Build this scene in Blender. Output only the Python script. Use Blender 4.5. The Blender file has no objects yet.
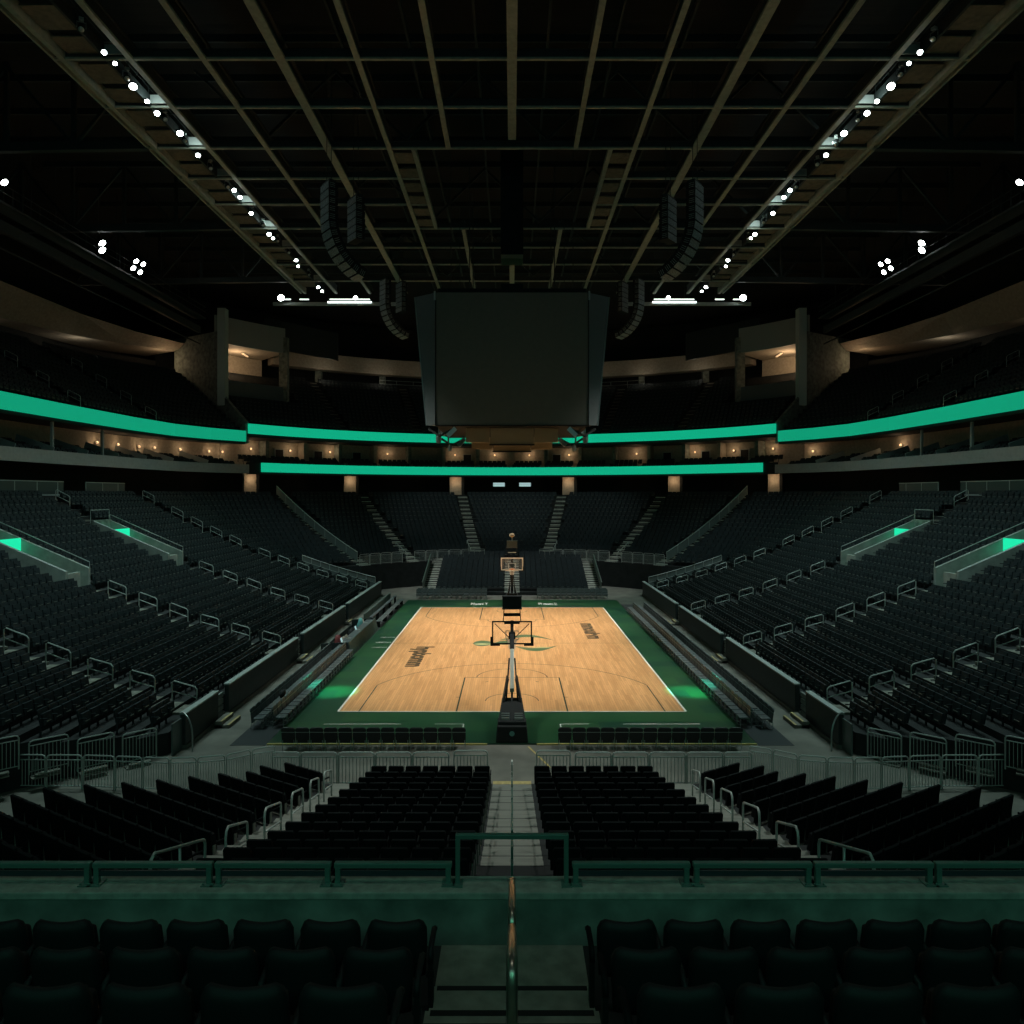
import bpy, math, random
import numpy as np
from mathutils import Vector, Matrix
random.seed(7)
PI = math.pi
SC = bpy.context.scene
COL = SC.collection

# ------------------------------------------------------------------ materials
MATS = {}
def mat(name, col, rough=0.6, metal=0.0, var=0.0, scale=4.0, emit=None, estr=0.0, bump=0.0, spec=0.5, stretch=None):
    if name in MATS: return MATS[name]
    m = bpy.data.materials.new(name); m.use_nodes = True
    nt = m.node_tree; b = nt.nodes['Principled BSDF']
    b.inputs['Base Color'].default_value = (*col, 1)
    b.inputs['Roughness'].default_value = rough
    b.inputs['Metallic'].default_value = metal
    b.inputs['Specular IOR Level'].default_value = spec
    if emit:
        b.inputs['Emission Color'].default_value = (*emit, 1)
        b.inputs['Emission Strength'].default_value = estr
    if var > 0 or bump > 0:
        tc = nt.nodes.new('ShaderNodeTexCoord'); mp = nt.nodes.new('ShaderNodeMapping')
        if stretch: mp.inputs['Scale'].default_value = stretch
        n = nt.nodes.new('ShaderNodeTexNoise'); n.inputs['Scale'].default_value = scale
        n.inputs['Detail'].default_value = 5
        nt.links.new(tc.outputs['Object'], mp.inputs['Vector']); nt.links.new(mp.outputs['Vector'], n.inputs['Vector'])
        if var > 0:
            r = nt.nodes.new('ShaderNodeValToRGB')
            r.color_ramp.elements[0].position = 0.3; r.color_ramp.elements[1].position = 0.7
            r.color_ramp.elements[0].color = (*[c*(1-var) for c in col], 1)
            r.color_ramp.elements[1].color = (*[min(1, c*(1+var)) for c in col], 1)
            nt.links.new(n.outputs['Fac'], r.inputs['Fac']); nt.links.new(r.outputs['Color'], b.inputs['Base Color'])
        if bump > 0:
            bp = nt.nodes.new('ShaderNodeBump'); bp.inputs['Strength'].default_value = bump
            nt.links.new(n.outputs['Fac'], bp.inputs['Height']); nt.links.new(bp.outputs['Normal'], b.inputs['Normal'])
    MATS[name] = m
    return m

def wood_court():
    m = bpy.data.materials.new('maple_court'); m.use_nodes = True; nt = m.node_tree; b = nt.nodes['Principled BSDF']
    tc = nt.nodes.new('ShaderNodeTexCoord'); mp = nt.nodes.new('ShaderNodeMapping')
    mp.inputs['Rotation'].default_value = (0, 0, PI/2)
    br = nt.nodes.new('ShaderNodeTexBrick'); br.inputs['Scale'].default_value = 1.0
    br.inputs['Brick Width'].default_value = 1.7; br.inputs['Row Height'].default_value = 0.11
    br.inputs['Mortar Size'].default_value = 0.004; br.inputs['Bias'].default_value = 0.0
    br.inputs['Color1'].default_value = (.70, .37, .155, 1); br.inputs['Color2'].default_value = (.55, .275, .108, 1)
    br.inputs['Mortar'].default_value = (.34, .17, .07, 1)
    n = nt.nodes.new('ShaderNodeTexNoise'); n.inputs['Scale'].default_value = 1.0; n.inputs['Detail'].default_value = 4
    m2 = nt.nodes.new('ShaderNodeMapping'); m2.inputs['Scale'].default_value = (3.0, .35, 1)
    mx = nt.nodes.new('ShaderNodeMixRGB'); mx.blend_type = 'MULTIPLY'; mx.inputs['Fac'].default_value = .5
    r = nt.nodes.new('ShaderNodeValToRGB'); r.color_ramp.elements[0].position = .32; r.color_ramp.elements[1].position = .62
    r.color_ramp.elements[0].color = (.72, .62, .52, 1); r.color_ramp.elements[1].color = (1, 1, 1, 1)
    L = nt.links.new
    L(tc.outputs['Object'], mp.inputs['Vector']); L(mp.outputs['Vector'], br.inputs['Vector'])
    L(tc.outputs['Object'], m2.inputs['Vector']); L(m2.outputs['Vector'], n.inputs['Vector'])
    L(n.outputs['Fac'], r.inputs['Fac']); L(br.outputs['Color'], mx.inputs['Color1']); L(r.outputs['Color'], mx.inputs['Color2'])
    L(mx.outputs['Color'], b.inputs['Base Color'])
    b.inputs['Roughness'].default_value = .38; b.inputs['Specular IOR Level'].default_value = .4
    return m

def green_apron():
    m = bpy.data.materials.new('stained_green_apron'); m.use_nodes = True; nt = m.node_tree; b = nt.nodes['Principled BSDF']
    tc = nt.nodes.new('ShaderNodeTexCoord')
    br = nt.nodes.new('ShaderNodeTexBrick'); br.inputs['Scale'].default_value = 1.0
    br.inputs['Brick Width'].default_value = 2.4; br.inputs['Row Height'].default_value = 1.2
    br.inputs['Mortar Size'].default_value = 0.006
    br.inputs['Color1'].default_value = (.008, .048, .026, 1); br.inputs['Color2'].default_value = (.024, .092, .030, 1)
    br.inputs['Mortar'].default_value = (.010, .055, .022, 1)
    n = nt.nodes.new('ShaderNodeTexNoise'); n.inputs['Scale'].default_value = .7; n.inputs['Detail'].default_value = 6
    mx = nt.nodes.new('ShaderNodeMixRGB'); mx.blend_type = 'MULTIPLY'; mx.inputs['Fac'].default_value = .6
    r = nt.nodes.new('ShaderNodeValToRGB'); r.color_ramp.elements[0].position = .3; r.color_ramp.elements[1].position = .7
    r.color_ramp.elements[0].color = (.5, .6, .6, 1); r.color_ramp.elements[1].color = (1, 1, 1, 1)
    L = nt.links.new
    L(tc.outputs['Object'], br.inputs['Vector']); L(tc.outputs['Object'], n.inputs['Vector'])
    L(n.outputs['Fac'], r.inputs['Fac']); L(br.outputs['Color'], mx.inputs['Color1']); L(r.outputs['Color'], mx.inputs['Color2'])
    L(mx.outputs['Color'], b.inputs['Base Color']); b.inputs['Roughness'].default_value = .35
    return m

M_seat = mat('black_seat_plastic', (.0055, .0072, .0078), .8, var=.25, scale=6, spec=.12)
M_stadium = mat('charcoal_stadium_seat', (.024, .033, .037), .6, var=.3, scale=3, spec=.3)
M_seatfoot = mat('grey_seat_bracket', (.17, .165, .14), .5)
M_chair = mat('charcoal_vinyl_chair', (.085, .10, .10), .4, var=.2)
M_blackchair = mat('black_vinyl_chair', (.012, .014, .015), .45, var=.2)
M_chrome = mat('brushed_steel', (.42, .47, .46), .35, .85)
M_rail = mat('galvanised_rail', (.46, .50, .47), .45, .25)
M_greenrail = mat('green_lit_rail', (.10, .20, .17), .35, .2)  # teal tint puts the green ribbon light into the rail colour
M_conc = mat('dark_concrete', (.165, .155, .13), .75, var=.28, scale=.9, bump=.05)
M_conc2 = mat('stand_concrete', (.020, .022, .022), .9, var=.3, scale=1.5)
M_step = mat('pale_step_concrete', (.215, .215, .185), .75, var=.16, scale=4, stretch=(.3, 5, 5))
M_wallconc = mat('stained_concrete_wall', (.17, .20, .175), .8, var=.45, scale=2.4, bump=.08)
M_ledge = mat('ledge_concrete', (.30, .33, .29), .8, var=.25, scale=9, bump=.05)
M_pad = mat('black_pad_wall', (.022, .032, .033), .55, var=.2)
M_black = mat('matte_black', (.006, .008, .008), .8)
M_dark = mat('dark_cladding', (.012, .016, .017), .8, var=.2)
M_deck = mat('roof_deck_black', (.012, .015, .014), .9, var=.4, scale=1, stretch=(.3, 9, 1), bump=.6)
M_beam = mat('olive_roof_steel', (.31, .34, .27), .6, var=.15)
M_truss = mat('dark_roof_truss', (.026, .036, .035), .6, var=.2)
M_panel = mat('beige_catwalk_panel', (.15, .135, .095), .8, var=.25)
M_beige = mat('beige_plaster', (.40, .36, .29), .8, var=.15)
M_fascia = mat('grey_fascia', (.37, .41, .39), .6, var=.08)
M_screen = mat('dark_led_screen', (.135, .15, .13), .62, var=.05)
M_screen2 = mat('dark_led_side_screen', (.10, .125, .125), .6, var=.05)
M_led = mat('green_led_ribbon', (.005, .05, .035), .4, emit=(.0035, .40, .215), estr=1.0)
M_greenlit = mat('green_lit_opening', (.01, .2, .12), .5, emit=(.01, .72, .36), estr=1.1)
M_lamp = mat('white_flood_lamp', (.9, .9, .9), .4, emit=(.92, 1.0, .97), estr=16.0)
M_strip = mat('dim_strip_lamp', (.8, .8, .8), .4, emit=(.78, .92, .86), estr=2.2)
M_warm = mat('warm_sconce', (.9, .7, .5), .4, emit=(1.0, .62, .32), estr=.75)
M_mon = mat('lit_monitor', (.3, .4, .4), .4, emit=(.5, .75, .75), estr=.6)
M_white = mat('white_paint', (.72, .72, .66), .5)
M_cream = mat('cream_backboard_edge', (.92, .86, .74), .5)
M_yellow = mat('yellow_wood_edge', (.60, .44, .14), .5)
M_ply = mat('plywood_step', (.52, .40, .17), .6, var=.2, scale=8)
M_line = mat('dark_green_court_line', (.020, .035, .020), .5)
M_stain = mat('brown_court_wordmark', (.060, .036, .014), .5)
M_logo = mat('green_court_logo', (.06, .115, .045), .5)
M_logo2 = mat('pale_court_logo', (.42, .42, .20), .5)
M_orange = mat('orange_rim', (.75, .22, .05), .4)
M_net = mat('white_net', (.80, .72, .60), .7)
M_speaker = mat('dark_speaker_grille', (.22, .26, .26), .6, var=.6, scale=14)
M_brown = mat('brown_underside', (.36, .28, .17), .7)
M_red = mat('red_cloth', (.25, .05, .05), .7)
M_cyan = mat('cyan_cloth', (.16, .50, .50), .7)
M_tablecloth = mat('grey_table_front', (.085, .135, .118), .6, var=.15)
M_table = mat('dark_table_top', (.085, .10, .11), .35)
M_copper = mat('worn_rail_top', (.42, .36, .30), .28, .85)
m = bpy.data.materials.new('clear_backboard'); m.use_nodes = True
_b = m.node_tree.nodes['Principled BSDF']; _b.inputs['Base Color'].default_value = (.9, .95, .93, 1)
_b.inputs['Alpha'].default_value = .07; _b.inputs['Roughness'].default_value = .1
M_glass = m
M_court = wood_court(); M_apron = green_apron()

# ------------------------------------------------------------------ mesh builder
class MB:
    def __init__(s): s.v = []; s.f = []; s.mi = []
    def add(s, vs, fs, M=None, mi=0):
        o = len(s.v)
        if M is not None: vs = [M @ Vector(v) for v in vs]
        s.v.extend([tuple(v) for v in vs]); s.f.extend([tuple(i+o for i in f) for f in fs]); s.mi.extend([mi]*len(fs))
        return s
    def box(s, a, b, M=None, mi=0):
        x0, y0, z0 = a; x1, y1, z1 = b
        vs = [(x0,y0,z0),(x1,y0,z0),(x1,y1,z0),(x0,y1,z0),(x0,y0,z1),(x1,y0,z1),(x1,y1,z1),(x0,y1,z1)]
        return s.add(vs, [(0,3,2,1),(4,5,6,7),(0,1,5,4),(1,2,6,5),(2,3,7,6),(3,0,4,7)], M, mi)
    def bar(s, p, q, w, h, M=None, mi=0):     # rectangular bar from p to q, w wide, h high
        p, q = Vector(p), Vector(q); d = (q-p).normalized()
        up = Vector((0,0,1)) if abs(d.z) < .95 else Vector((0,1,0))
        sx = d.cross(up).normalized(); u = sx.cross(d)
        vs = []
        for c in (p, q):
            for a, b in ((-1,-1),(1,-1),(1,1),(-1,1)): vs.append(c + sx*a*w/2 + u*b*h/2)
        return s.add(vs, [(0,1,2,3),(7,6,5,4),(0,4,5,1),(1,5,6,2),(2,6,7,3),(3,7,4,0)], M, mi)
    def tube(s, pts, r, n=6, M=None, mi=0, close=False):
        pts = [Vector(p) for p in pts]; k = len(pts); vs = []; ref = None
        for i, p in enumerate(pts):
            if close: d = pts[(i+1) % k] - pts[i-1]
            else: d = pts[min(i+1, k-1)] - pts[max(i-1, 0)]
            d.normalize()
            if ref is None: ref = Vector((0,0,1)) if abs(d.z) < .9 else Vector((1,0,0))
            a = d.cross(ref)
            if a.length < 1e-4: a = d.cross(Vector((0,1,0)))
            a.normalize(); b = a.cross(d); ref = b
            rr = r[i] if isinstance(r, (list, tuple)) else r
            for j in range(n):
                t = 2*PI*j/n; vs.append(p + a*math.cos(t)*rr + b*math.sin(t)*rr)
        fs = []
        for i in range(k if close else k-1):
            i2 = (i+1) % k
            for j in range(n): fs.append((i*n+j, i*n+(j+1)%n, i2*n+(j+1)%n, i2*n+j))
        if not close: fs += [tuple(range(n-1,-1,-1)), tuple((k-1)*n+j for j in range(n))]
        return s.add(vs, fs, M, mi)
    def prism(s, poly, y0, y1, M=None, mi=0):  # poly in (x,z), extruded along y
        n = len(poly)
        vs = [(x,y0,z) for x,z in poly] + [(x,y1,z) for x,z in poly]
        fs = [tuple(range(n)), tuple(range(2*n-1,n-1,-1))] + [(i,(i+1)%n,n+(i+1)%n,n+i)[::-1] for i in range(n)]
        return s.add(vs, fs, M, mi)
    def slab(s, poly, z0, z1, M=None, mi=0):   # poly in (x,y), extruded along z
        n = len(poly)
        vs = [(x,y,z0) for x,y in poly] + [(x,y,z1) for x,y in poly]
        fs = [tuple(range(n-1,-1,-1)), tuple(range(n,2*n))] + [(i,(i+1)%n,n+(i+1)%n,n+i) for i in range(n)]
        return s.add(vs, fs, M, mi)
    def lathe(s, prof, n=12, M=None, mi=0):    # prof (r,z)
        k = len(prof); vs = []
        for r, z in prof:
            for j in range(n): vs.append((r*math.cos(2*PI*j/n), r*math.sin(2*PI*j/n), z))
        fs = [(i*n+j, i*n+(j+1)%n, (i+1)*n+(j+1)%n, (i+1)*n+j) for i in range(k-1) for j in range(n)]
        fs += [tuple(range(n-1,-1,-1)), tuple((k-1)*n+j for j in range(n))]
        return s.add(vs, fs, M, mi)
    def strip(s, A, B, mi=0):                  # ruled strip between two polylines
        n = len(A)
        return s.add(list(A)+list(B), [(i, i+1, n+i+1, n+i) for i in range(n-1)], None, mi)
    def thick(s, A, B, C, D, mi=0):            # closed sweep of a quad section: polylines A,B,C,D around
        n = len(A); fs = []
        for k in range(4):
            a, b = k*n, ((k+1)%4)*n
            fs += [(a+i, a+i+1, b+i+1, b+i) for i in range(n-1)]
        fs += [(0, n, 2*n, 3*n), (4*n-1, 3*n-1, 2*n-1, n-1)]
        return s.add(list(A)+list(B)+list(C)+list(D), fs, None, mi)
    def mesh(s, name, mats):
        me = bpy.data.meshes.new(name); me.from_pydata(s.v, [], s.f)
        if not isinstance(mats, (list, tuple)): mats = [mats]
        for m_ in mats: me.materials.append(m_)
        if len(mats) > 1: me.polygons.foreach_set('material_index', s.mi)
        me.update(); return me
    def build(s, name, mats, parent=None, smooth=False, bevel=0.0):
        me = s.mesh(name, mats)
        o = link(name, me, parent)
        if smooth: me.shade_smooth()
        if bevel > 0:
            bv = o.modifiers.new('Bevel', 'BEVEL'); bv.width = bevel; bv.segments = 2; bv.limit_method = 'ANGLE'
        return o

def link(name, me, parent=None):
    o = bpy.data.objects.new(name, me); COL.objects.link(o)
    if parent is not None: o.parent = parent
    return o
def tag(o, label, cat, group=None, kind=None):
    o['label'] = label; o['category'] = cat
    if group: o['group'] = group
    if kind: o['kind'] = kind
    return o
def struct(o, label=None):
    o['kind'] = 'structure'
    if label: o['label'] = label
    return o
def thing(name, loc=(0,0,0), rz=0.0):
    o = bpy.data.objects.new(name, None); COL.objects.link(o); o.location = loc; o.rotation_euler = (0,0,rz)
    o.empty_display_size = .1
    return o
def copy_tree(o, parent=None):
    c = o.copy(); COL.objects.link(c)
    if parent is not None: c.parent = parent
    for ch in KIDS.get(o.name, []): copy_tree(ch, c)
    return c
KIDS = {}
def kids(o, *cs): KIDS[o.name] = list(cs); return o

ONES = 'zeroth first second third fourth fifth sixth seventh eighth ninth tenth eleventh twelfth thirteenth fourteenth fifteenth sixteenth seventeenth eighteenth nineteenth'.split()
TENS = {20:'twenty', 30:'thirty', 40:'forty', 50:'fifty', 60:'sixty'}
TENTH = {20:'twentieth', 30:'thirtieth', 40:'fortieth', 50:'fiftieth', 60:'sixtieth'}
def nth(i):
    if i < 20: return ONES[i]
    t = i//10*10
    return TENTH[t] if i == t else TENS[t]+'-'+ONES[i-t]
SIDE = {-1: 'left', 1: 'right'}

# ------------------------------------------------------------------ camera
F = 717.0; CZ = 9.6; HY = 493.5
cam = bpy.data.cameras.new('camera'); co = bpy.data.objects.new('camera', cam); COL.objects.link(co)
co.location = (0, 0, CZ); co.rotation_euler = (PI/2, 0, 0)
cam.sensor_width = 36; cam.lens = 36*F/1024; cam.shift_y = -(512-HY)/1024; cam.clip_end = 500; cam.clip_start = .1
SC.camera = co
SC.view_settings.view_transform = 'Standard'; SC.view_settings.look = 'None'
SC.view_settings.exposure = 0.0; SC.view_settings.gamma = 1.0

# ------------------------------------------------------------------ floor and court
CY0, CY1 = 31.4, 60.05; CM = (CY0+CY1)/2
b = MB(); b.box((-46,-12,-.3),(46,112,-.001)); struct(b.build('floor', M_conc))
b = MB(); b.box((-9.35,27.4,0),(9.35,64.4,.05)); o = b.build('floor_apron', M_apron); struct(o, 'green stained apron around the basketball court')
b = MB(); b.box((-9.35,27.34,0),(-.95,27.4,.055)); b.box((.95,27.34,0),(9.35,27.4,.055)); struct(b.build('trim_1', M_yellow), 'yellow wooden edge strip of the green apron')
b = MB(); b.box((-7.62,CY0,.05),(7.62,CY1,.056)); struct(b.build('floor_court', M_court), 'light maple basketball court')
Z1 = .058
def arc(cx, cy, r, a0, a1, n=32): return [(cx+r*math.cos(math.radians(a0+(a1-a0)*i/n)), cy+r*math.sin(math.radians(a0+(a1-a0)*i/n))) for i in range(n+1)]
def flatline(mb, pts, w, z=Z1, mi=0):
    n = len(pts); A = []; B = []
    for i, p in enumerate(pts):
        q0, q1 = pts[max(0,i-1)], pts[min(n-1,i+1)]
        d = Vector((q1[0]-q0[0], q1[1]-q0[1])).normalized(); nx, ny = -d.y*w/2, d.x*w/2
        A.append((p[0]-nx,p[1]-ny,z)); B.append((p[0]+nx,p[1]+ny,z))
    mb.strip(A, B, mi)
b = MB()
flatline(b, [(-7.62,CY0),(7.62,CY0)], .07); flatline(b, [(-7.62,CY1),(7.62,CY1)], .07)
flatline(b, [(-7.62,CY0),(-7.62,CY1)], .09); flatline(b, [(7.62,CY0),(7.62,CY1)], .09)
for yy in (47.6, 46.0, 44.5): flatline(b, [(-8.75,yy),(-7.75,yy)], .14 if yy == 46.0 else .08, .054)
for s in (-1, 1):
    flatline(b, [(s*2.0,29.7),(s*3.2,29.7)], .05, .053); flatline(b, [(s*2.0,29.7),(s*2.0,27.6)], .05, .053)
    flatline(b, [(s*4.6,29.7),(s*7.8,29.7)], .05, .053)
struct(b.build('floor_white_lines', M_white), 'white boundary lines painted on the court')
b = MB(); ln = .05
for y0, d in ((CY0, 1), (CY1, -1)):
    for s in (-1, 1):
        flatline(b, [(s*2.44,y0),(s*2.44,y0+d*5.8)], .07)
        flatline(b, [(s*6.71,y0),(s*6.71,y0+d*4.27)], .06)
    flatline(b, [(-2.44,y0+d*5.8),(2.44,y0+d*5.8)], ln)
    hy = y0+d*1.6
    flatline(b, arc(0,y0+d*5.8,1.83,0,180*d), ln)
    flatline(b, arc(0,hy,1.22,0,180*d), ln)
    a = math.degrees(math.acos(6.71/7.24)); flatline(b, arc(0,hy,7.24,a*d,(180-a)*d,48), ln)
    for s in (-1, 1):
        flatline(b, [(s*2.44,y0+d*2.2),(s*2.62,y0+d*2.2)], .06); flatline(b, [(s*1.2,y0+d*5.0),(s*1.35,y0+d*4.9)], .06)
flatline(b, [(-7.62,CM),(7.62,CM)], .035)
struct(b.build('floor_dark_lines', M_line), 'thin dark lines of the key and three point arcs')
# centre mark: a long leaf shaped spear on one side and two crescents on the other
b = MB()
def leaf(x0, x1, yc, h, k0=.5, n=16, bow=0.0):
    A, B = [], []
    for i in range(n+1):
        t = i/n; w = h*(math.sin(PI*min(1, t**k0)))+.01; y = yc+bow*math.sin(PI*t)
        A.append((x0+(x1-x0)*t, y-w/2, Z1+.001)); B.append((x0+(x1-x0)*t, y+w/2, Z1+.001))
    b.strip(A, B)
leaf(-2.5,-.9,CM-.05,1.7,.7); leaf(-1.1,.2,CM+.1,1.25,.9); leaf(-.8,2.75,CM+.85,.85,.8,28,1.5); leaf(.05,2.85,CM-.75,.85,1.0,28,-1.15)
tag(struct(b.build('floor_logo', M_logo)), 'slender green emblem at the middle of the court', 'emblem')
b = MB()
leaf(-2.4,-1.2,CM-.3,.45,.7); leaf(-.9,-.1,CM-.1,.3,.9); leaf(1.2,2.6,CM-1.5,.22,.9,12,.2)
for v in range(len(b.v)): b.v[v] = (b.v[v][0], b.v[v][1], Z1+.003)
struct(b.build('floor_logo_highlight', M_logo2), 'pale yellow strokes inside the court emblem')

def text(name, body, loc, rz, sx, sy, material, parent=None, rx=0, ext=.001, bold=0.0):
    cu = bpy.data.curves.new(name, 'FONT'); cu.body = body; cu.extrude = ext; cu.offset = bold; cu.align_x = 'LEFT'
    cu.materials.append(material)
    tmp = bpy.data.objects.new(name+'_tmp', cu); COL.objects.link(tmp)
    dg = bpy.context.evaluated_depsgraph_get(); me = bpy.data.meshes.new_from_object(tmp.evaluated_get(dg))
    bpy.data.objects.remove(tmp)
    xs = [v.co.x for v in me.vertices]; w = max(xs)-min(xs); x0 = min(xs)
    for v in me.vertices: v.co.x = (v.co.x-x0)/w*sx; v.co.y *= sy; 
    o = link(name, me, parent); o.location = loc; o.rotation_euler = (rx, 0, rz)
    if not me.materials: me.materials.append(material)
    return o
# court-side wordmarks: letters stand with their tops towards the right, reading towards the camera
o = text('floor_wordmark', 'hypbomm', (-5.85,44.7,Z1), -PI/2, 5.2, 1.42, M_stain, bold=.05); struct(o, 'dark brown wordmark on the left half of the court')
o = text('floor_wordmark', 'mmouiam', (5.05,52.7,Z1), -PI/2, 5.6, 1.42, M_stain, bold=.05); struct(o, 'dark brown wordmark on the right half of the court')
o = text('floor_lettering', 'Muort Y', (-3.55,61.5,.053), 0, 1.5, 1.7, M_white, bold=.03); struct(o, 'white lettering on the far apron beside the left lane')
o = text('floor_lettering', 'Pi mum k', (2.3,61.5,.053), 0, 1.6, 1.7, M_white, bold=.03); struct(o, 'white lettering on the far apron beside the right lane')
b = MB(); flatline(b, [(.62,27.2),(1.35,25.1)], .07, .002); struct(b.build('floor_yellow_line', M_yellow), 'slanting yellow line on the concrete behind the hoop')
b = MB()
for y in (25.6, 24.2): b.slab([(-.03,y-.25),(.03,y-.25),(.03,y+.25),(-.03,y+.25)], 0, .002)
struct(b.build('floor_white_dashes', M_white), 'short white dashes on the concrete in front of the aisle')
for s in (-1, 1):
    b = MB(); b.box((min(s*9.4,s*10.75),27.3,0),(max(s*9.4,s*10.75),62,.008))
    tag(b.build('floor_mat', mat('dark_mat', (.03,.035,.037), .8)), f'long dark mat under the courtside chairs on the {SIDE[s]} sideline', 'mat')

# ------------------------------------------------------------------ chairs
def rot_for(fx, fy): return math.atan2(-fx, fy)      # local +Y faces (fx,fy)
def build_chair(name, bm, rounded=True):
    """courtside chair, facing +Y: padded back with a separate head roll, seat and a steel frame"""
    r = thing(name)
    b = MB()
    Mb = Matrix.Translation((0,-.19,.44)) @ Matrix.Rotation(math.radians(8), 4, 'X')
    w = .248
    b.prism([(-w,-.17),(w,-.17),(w*1.02,.24),(-w*1.02,.24)], -.03, .03, Mb); back = b.build('backrest', bm, r, bevel=.015)
    b = MB()
    pts = [(-w*1.02,.262),(w*1.02,.262),(w*1.04,.33)] + [(w*1.04-.12*(1-math.cos(t*PI/8)), .33+.10*math.sin(t*PI/8)) for t in range(1,5)]
    pts += [(-x, z) for x, z in reversed(pts[2:])]
    b.prism(pts, -.035, .035, Mb); head = b.build('headrest', bm, r, bevel=.015)
    b = MB(); b.box((-.235,-.13,.40),(.235,.27,.46)); seat = b.build('seat', bm, r, bevel=.02)
    b = MB()
    b.box((-w,-.034,.242),(w,.034,.258), Mb)
    for s in (-1, 1):
        b.tube([(s*.21,-.24,0),(s*.21,-.20,.42),(s*.21,-.255,.85*.9)], .012, 5); b.tube([(s*.21,.22,0),(s*.21,.20,.41)], .012, 5)
        b.tube([(s*.21,-.21,.395),(s*.21,.21,.395)], .011, 5)
    b.tube([(-.21,.21,.2),(.21,.21,.2)], .009, 5); b.tube([(-.21,-.22,.2),(.21,-.22,.2)], .009, 5)
    fr = b.build('frame', M_chrome, r)
    return kids(r, back, head, seat, fr)
chair_b = build_chair('courtside_chair', M_blackchair)
chair_g = build_chair('courtside_chair', M_chair)
used = set()
def put(proto, loc, rz, label, cat, group, name=None):
    c = proto if proto.name not in used else copy_tree(proto)
    used.add(proto.name)
    c.location = loc; c.rotation_euler = (0,0,rz); tag(c, label, cat, group)
    return c
for s in (-1, 1):
    for i in range(13):
        x = s*(1.98+i*.532)
        put(chair_b, (x,27.02,.0), 0, f'black padded chair in the near baseline row, {nth(i+1)} {SIDE[s]} of the hoop base', 'chair', f'near baseline chairs {SIDE[s]} of the hoop')
    for row, y in ((0, 65.3), (1, 66.15)):
        for i in range(12):
            x = s*(2.55+i*.54)
            put(chair_g, (x,y,.0), PI, f'charcoal chair behind the far baseline, {nth(i+1)} {SIDE[s]} of the middle, {"front" if row==0 else "back"} row', 'chair', f'far baseline chairs {SIDE[s]}')
    ys = [29.35+i*.56 for i in range(int((58-29.35)/.56))] if s > 0 else [29.35+i*.56 for i in range(23)]
    for row, x in ((0, 10.38), (1, 9.55)):
        for i, y in enumerate(ys):
            yy = y if row == 0 else y+.15
            put(chair_g, (s*x,yy,.008 if x < 10.75 else 0), rot_for(-s,0), f'charcoal courtside chair on the {SIDE[s]} sideline, {nth(i+1)} from the near end, {"back" if row==0 else "front"} row', 'chair', f'{SIDE[s]} sideline chairs')
# press tables between the two rows of sideline chairs
for s in (-1, 1):
    n = 11 if s > 0 else 5
    for i in range(n):
        y = 29.6+i*2.5
        if y+2.4 > (58 if s > 0 else 42.2): break
        t = thing('press_table', (s*10.0,y+1.2,.008)); tag(t, f'narrow dark press table on the {SIDE[s]} sideline, {nth(i+1)} from the near end', 'table', f'{SIDE[s]} press tables')
        b = MB(); b.box((-.14,-1.2,.70),(.14,1.2,.74)); b.build('table_top', M_table, t, bevel=.008)
        for yy in (-1.1, 1.1):
            b = MB(); b.tube([(-.10,yy,0),(-.10,yy,.7)], .012, 5); b.tube([(.10,yy,0),(.10,yy,.7)], .012, 5); b.tube([(-.10,yy,.1),(.10,yy,.1)], .01, 5); b.build('leg', M_chrome, t)
b = MB(); b.lathe([(.02,0),(.16,.02),(.2,.14),(.15,.27),(.04,.3)], 10); o = b.build('duffel_bag', M_black, smooth=True); o.location = (-9.98,31.2,.748); o.scale = (.6,1.4,1)
tag(o, 'round black bag lying on the left press table near its front end', 'bag')

# scorer's table on the left sideline
t = thing('scorers_table', (-10.35,46.5,0)); tag(t, 'long boxy scorer table with slanted grey front beside the left sideline', 'table')
b = MB(); b.prism([(.92,0),(.70,.80),(.64,.80),(.86,0)], -4.1, 4.1); b.build('front_panel', M_tablecloth, t)
for y0, nm in ((-4.1,'side_panel'), (4.04,'side_panel')):
    b = MB(); b.prism([(-.95,0),(.84,0),(.63,.80),(-.95,.72)], y0, y0+.06); b.build(nm, M_pad, t)
b = MB(); b.box((.1,-4.02,.68),(.66,4.02,.72)); b.build('table_top', M_table, t)
b = MB(); b.box((-.95,-4.02,0),(-.9,4.02,.4)); b.build('back_rail', M_pad, t)
stuff_on = [(-3.6,.30,'laptop',M_mon,'open laptop at the near end of the scorer table'),(-2.5,.35,'laptop',M_white,'pale laptop on the scorer table, second from its near end'),
            (.2,.32,'laptop',M_mon,'open laptop near the middle of the scorer table'),(2.7,.30,'laptop',M_white,'pale laptop towards the far end of the scorer table')]
for y, x, nm, mm, lab in stuff_on:
    l = thing(nm, (-10.35+x,46.5+y,.722), PI/2); tag(l, lab, 'laptop', 'laptops on the scorer table')
    b = MB(); b.box((-.17,-.12,0),(.17,.12,.018)); b.build('keyboard_base', M_chrome, l, bevel=.004)
    b = MB(); b.box((-.17,-.01,0),(.17,.01,.23), Matrix.Translation((0,.12,.018)) @ Matrix.Rotation(math.radians(-18),4,'X')); b.build('screen', mm, l, bevel=.004)
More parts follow.
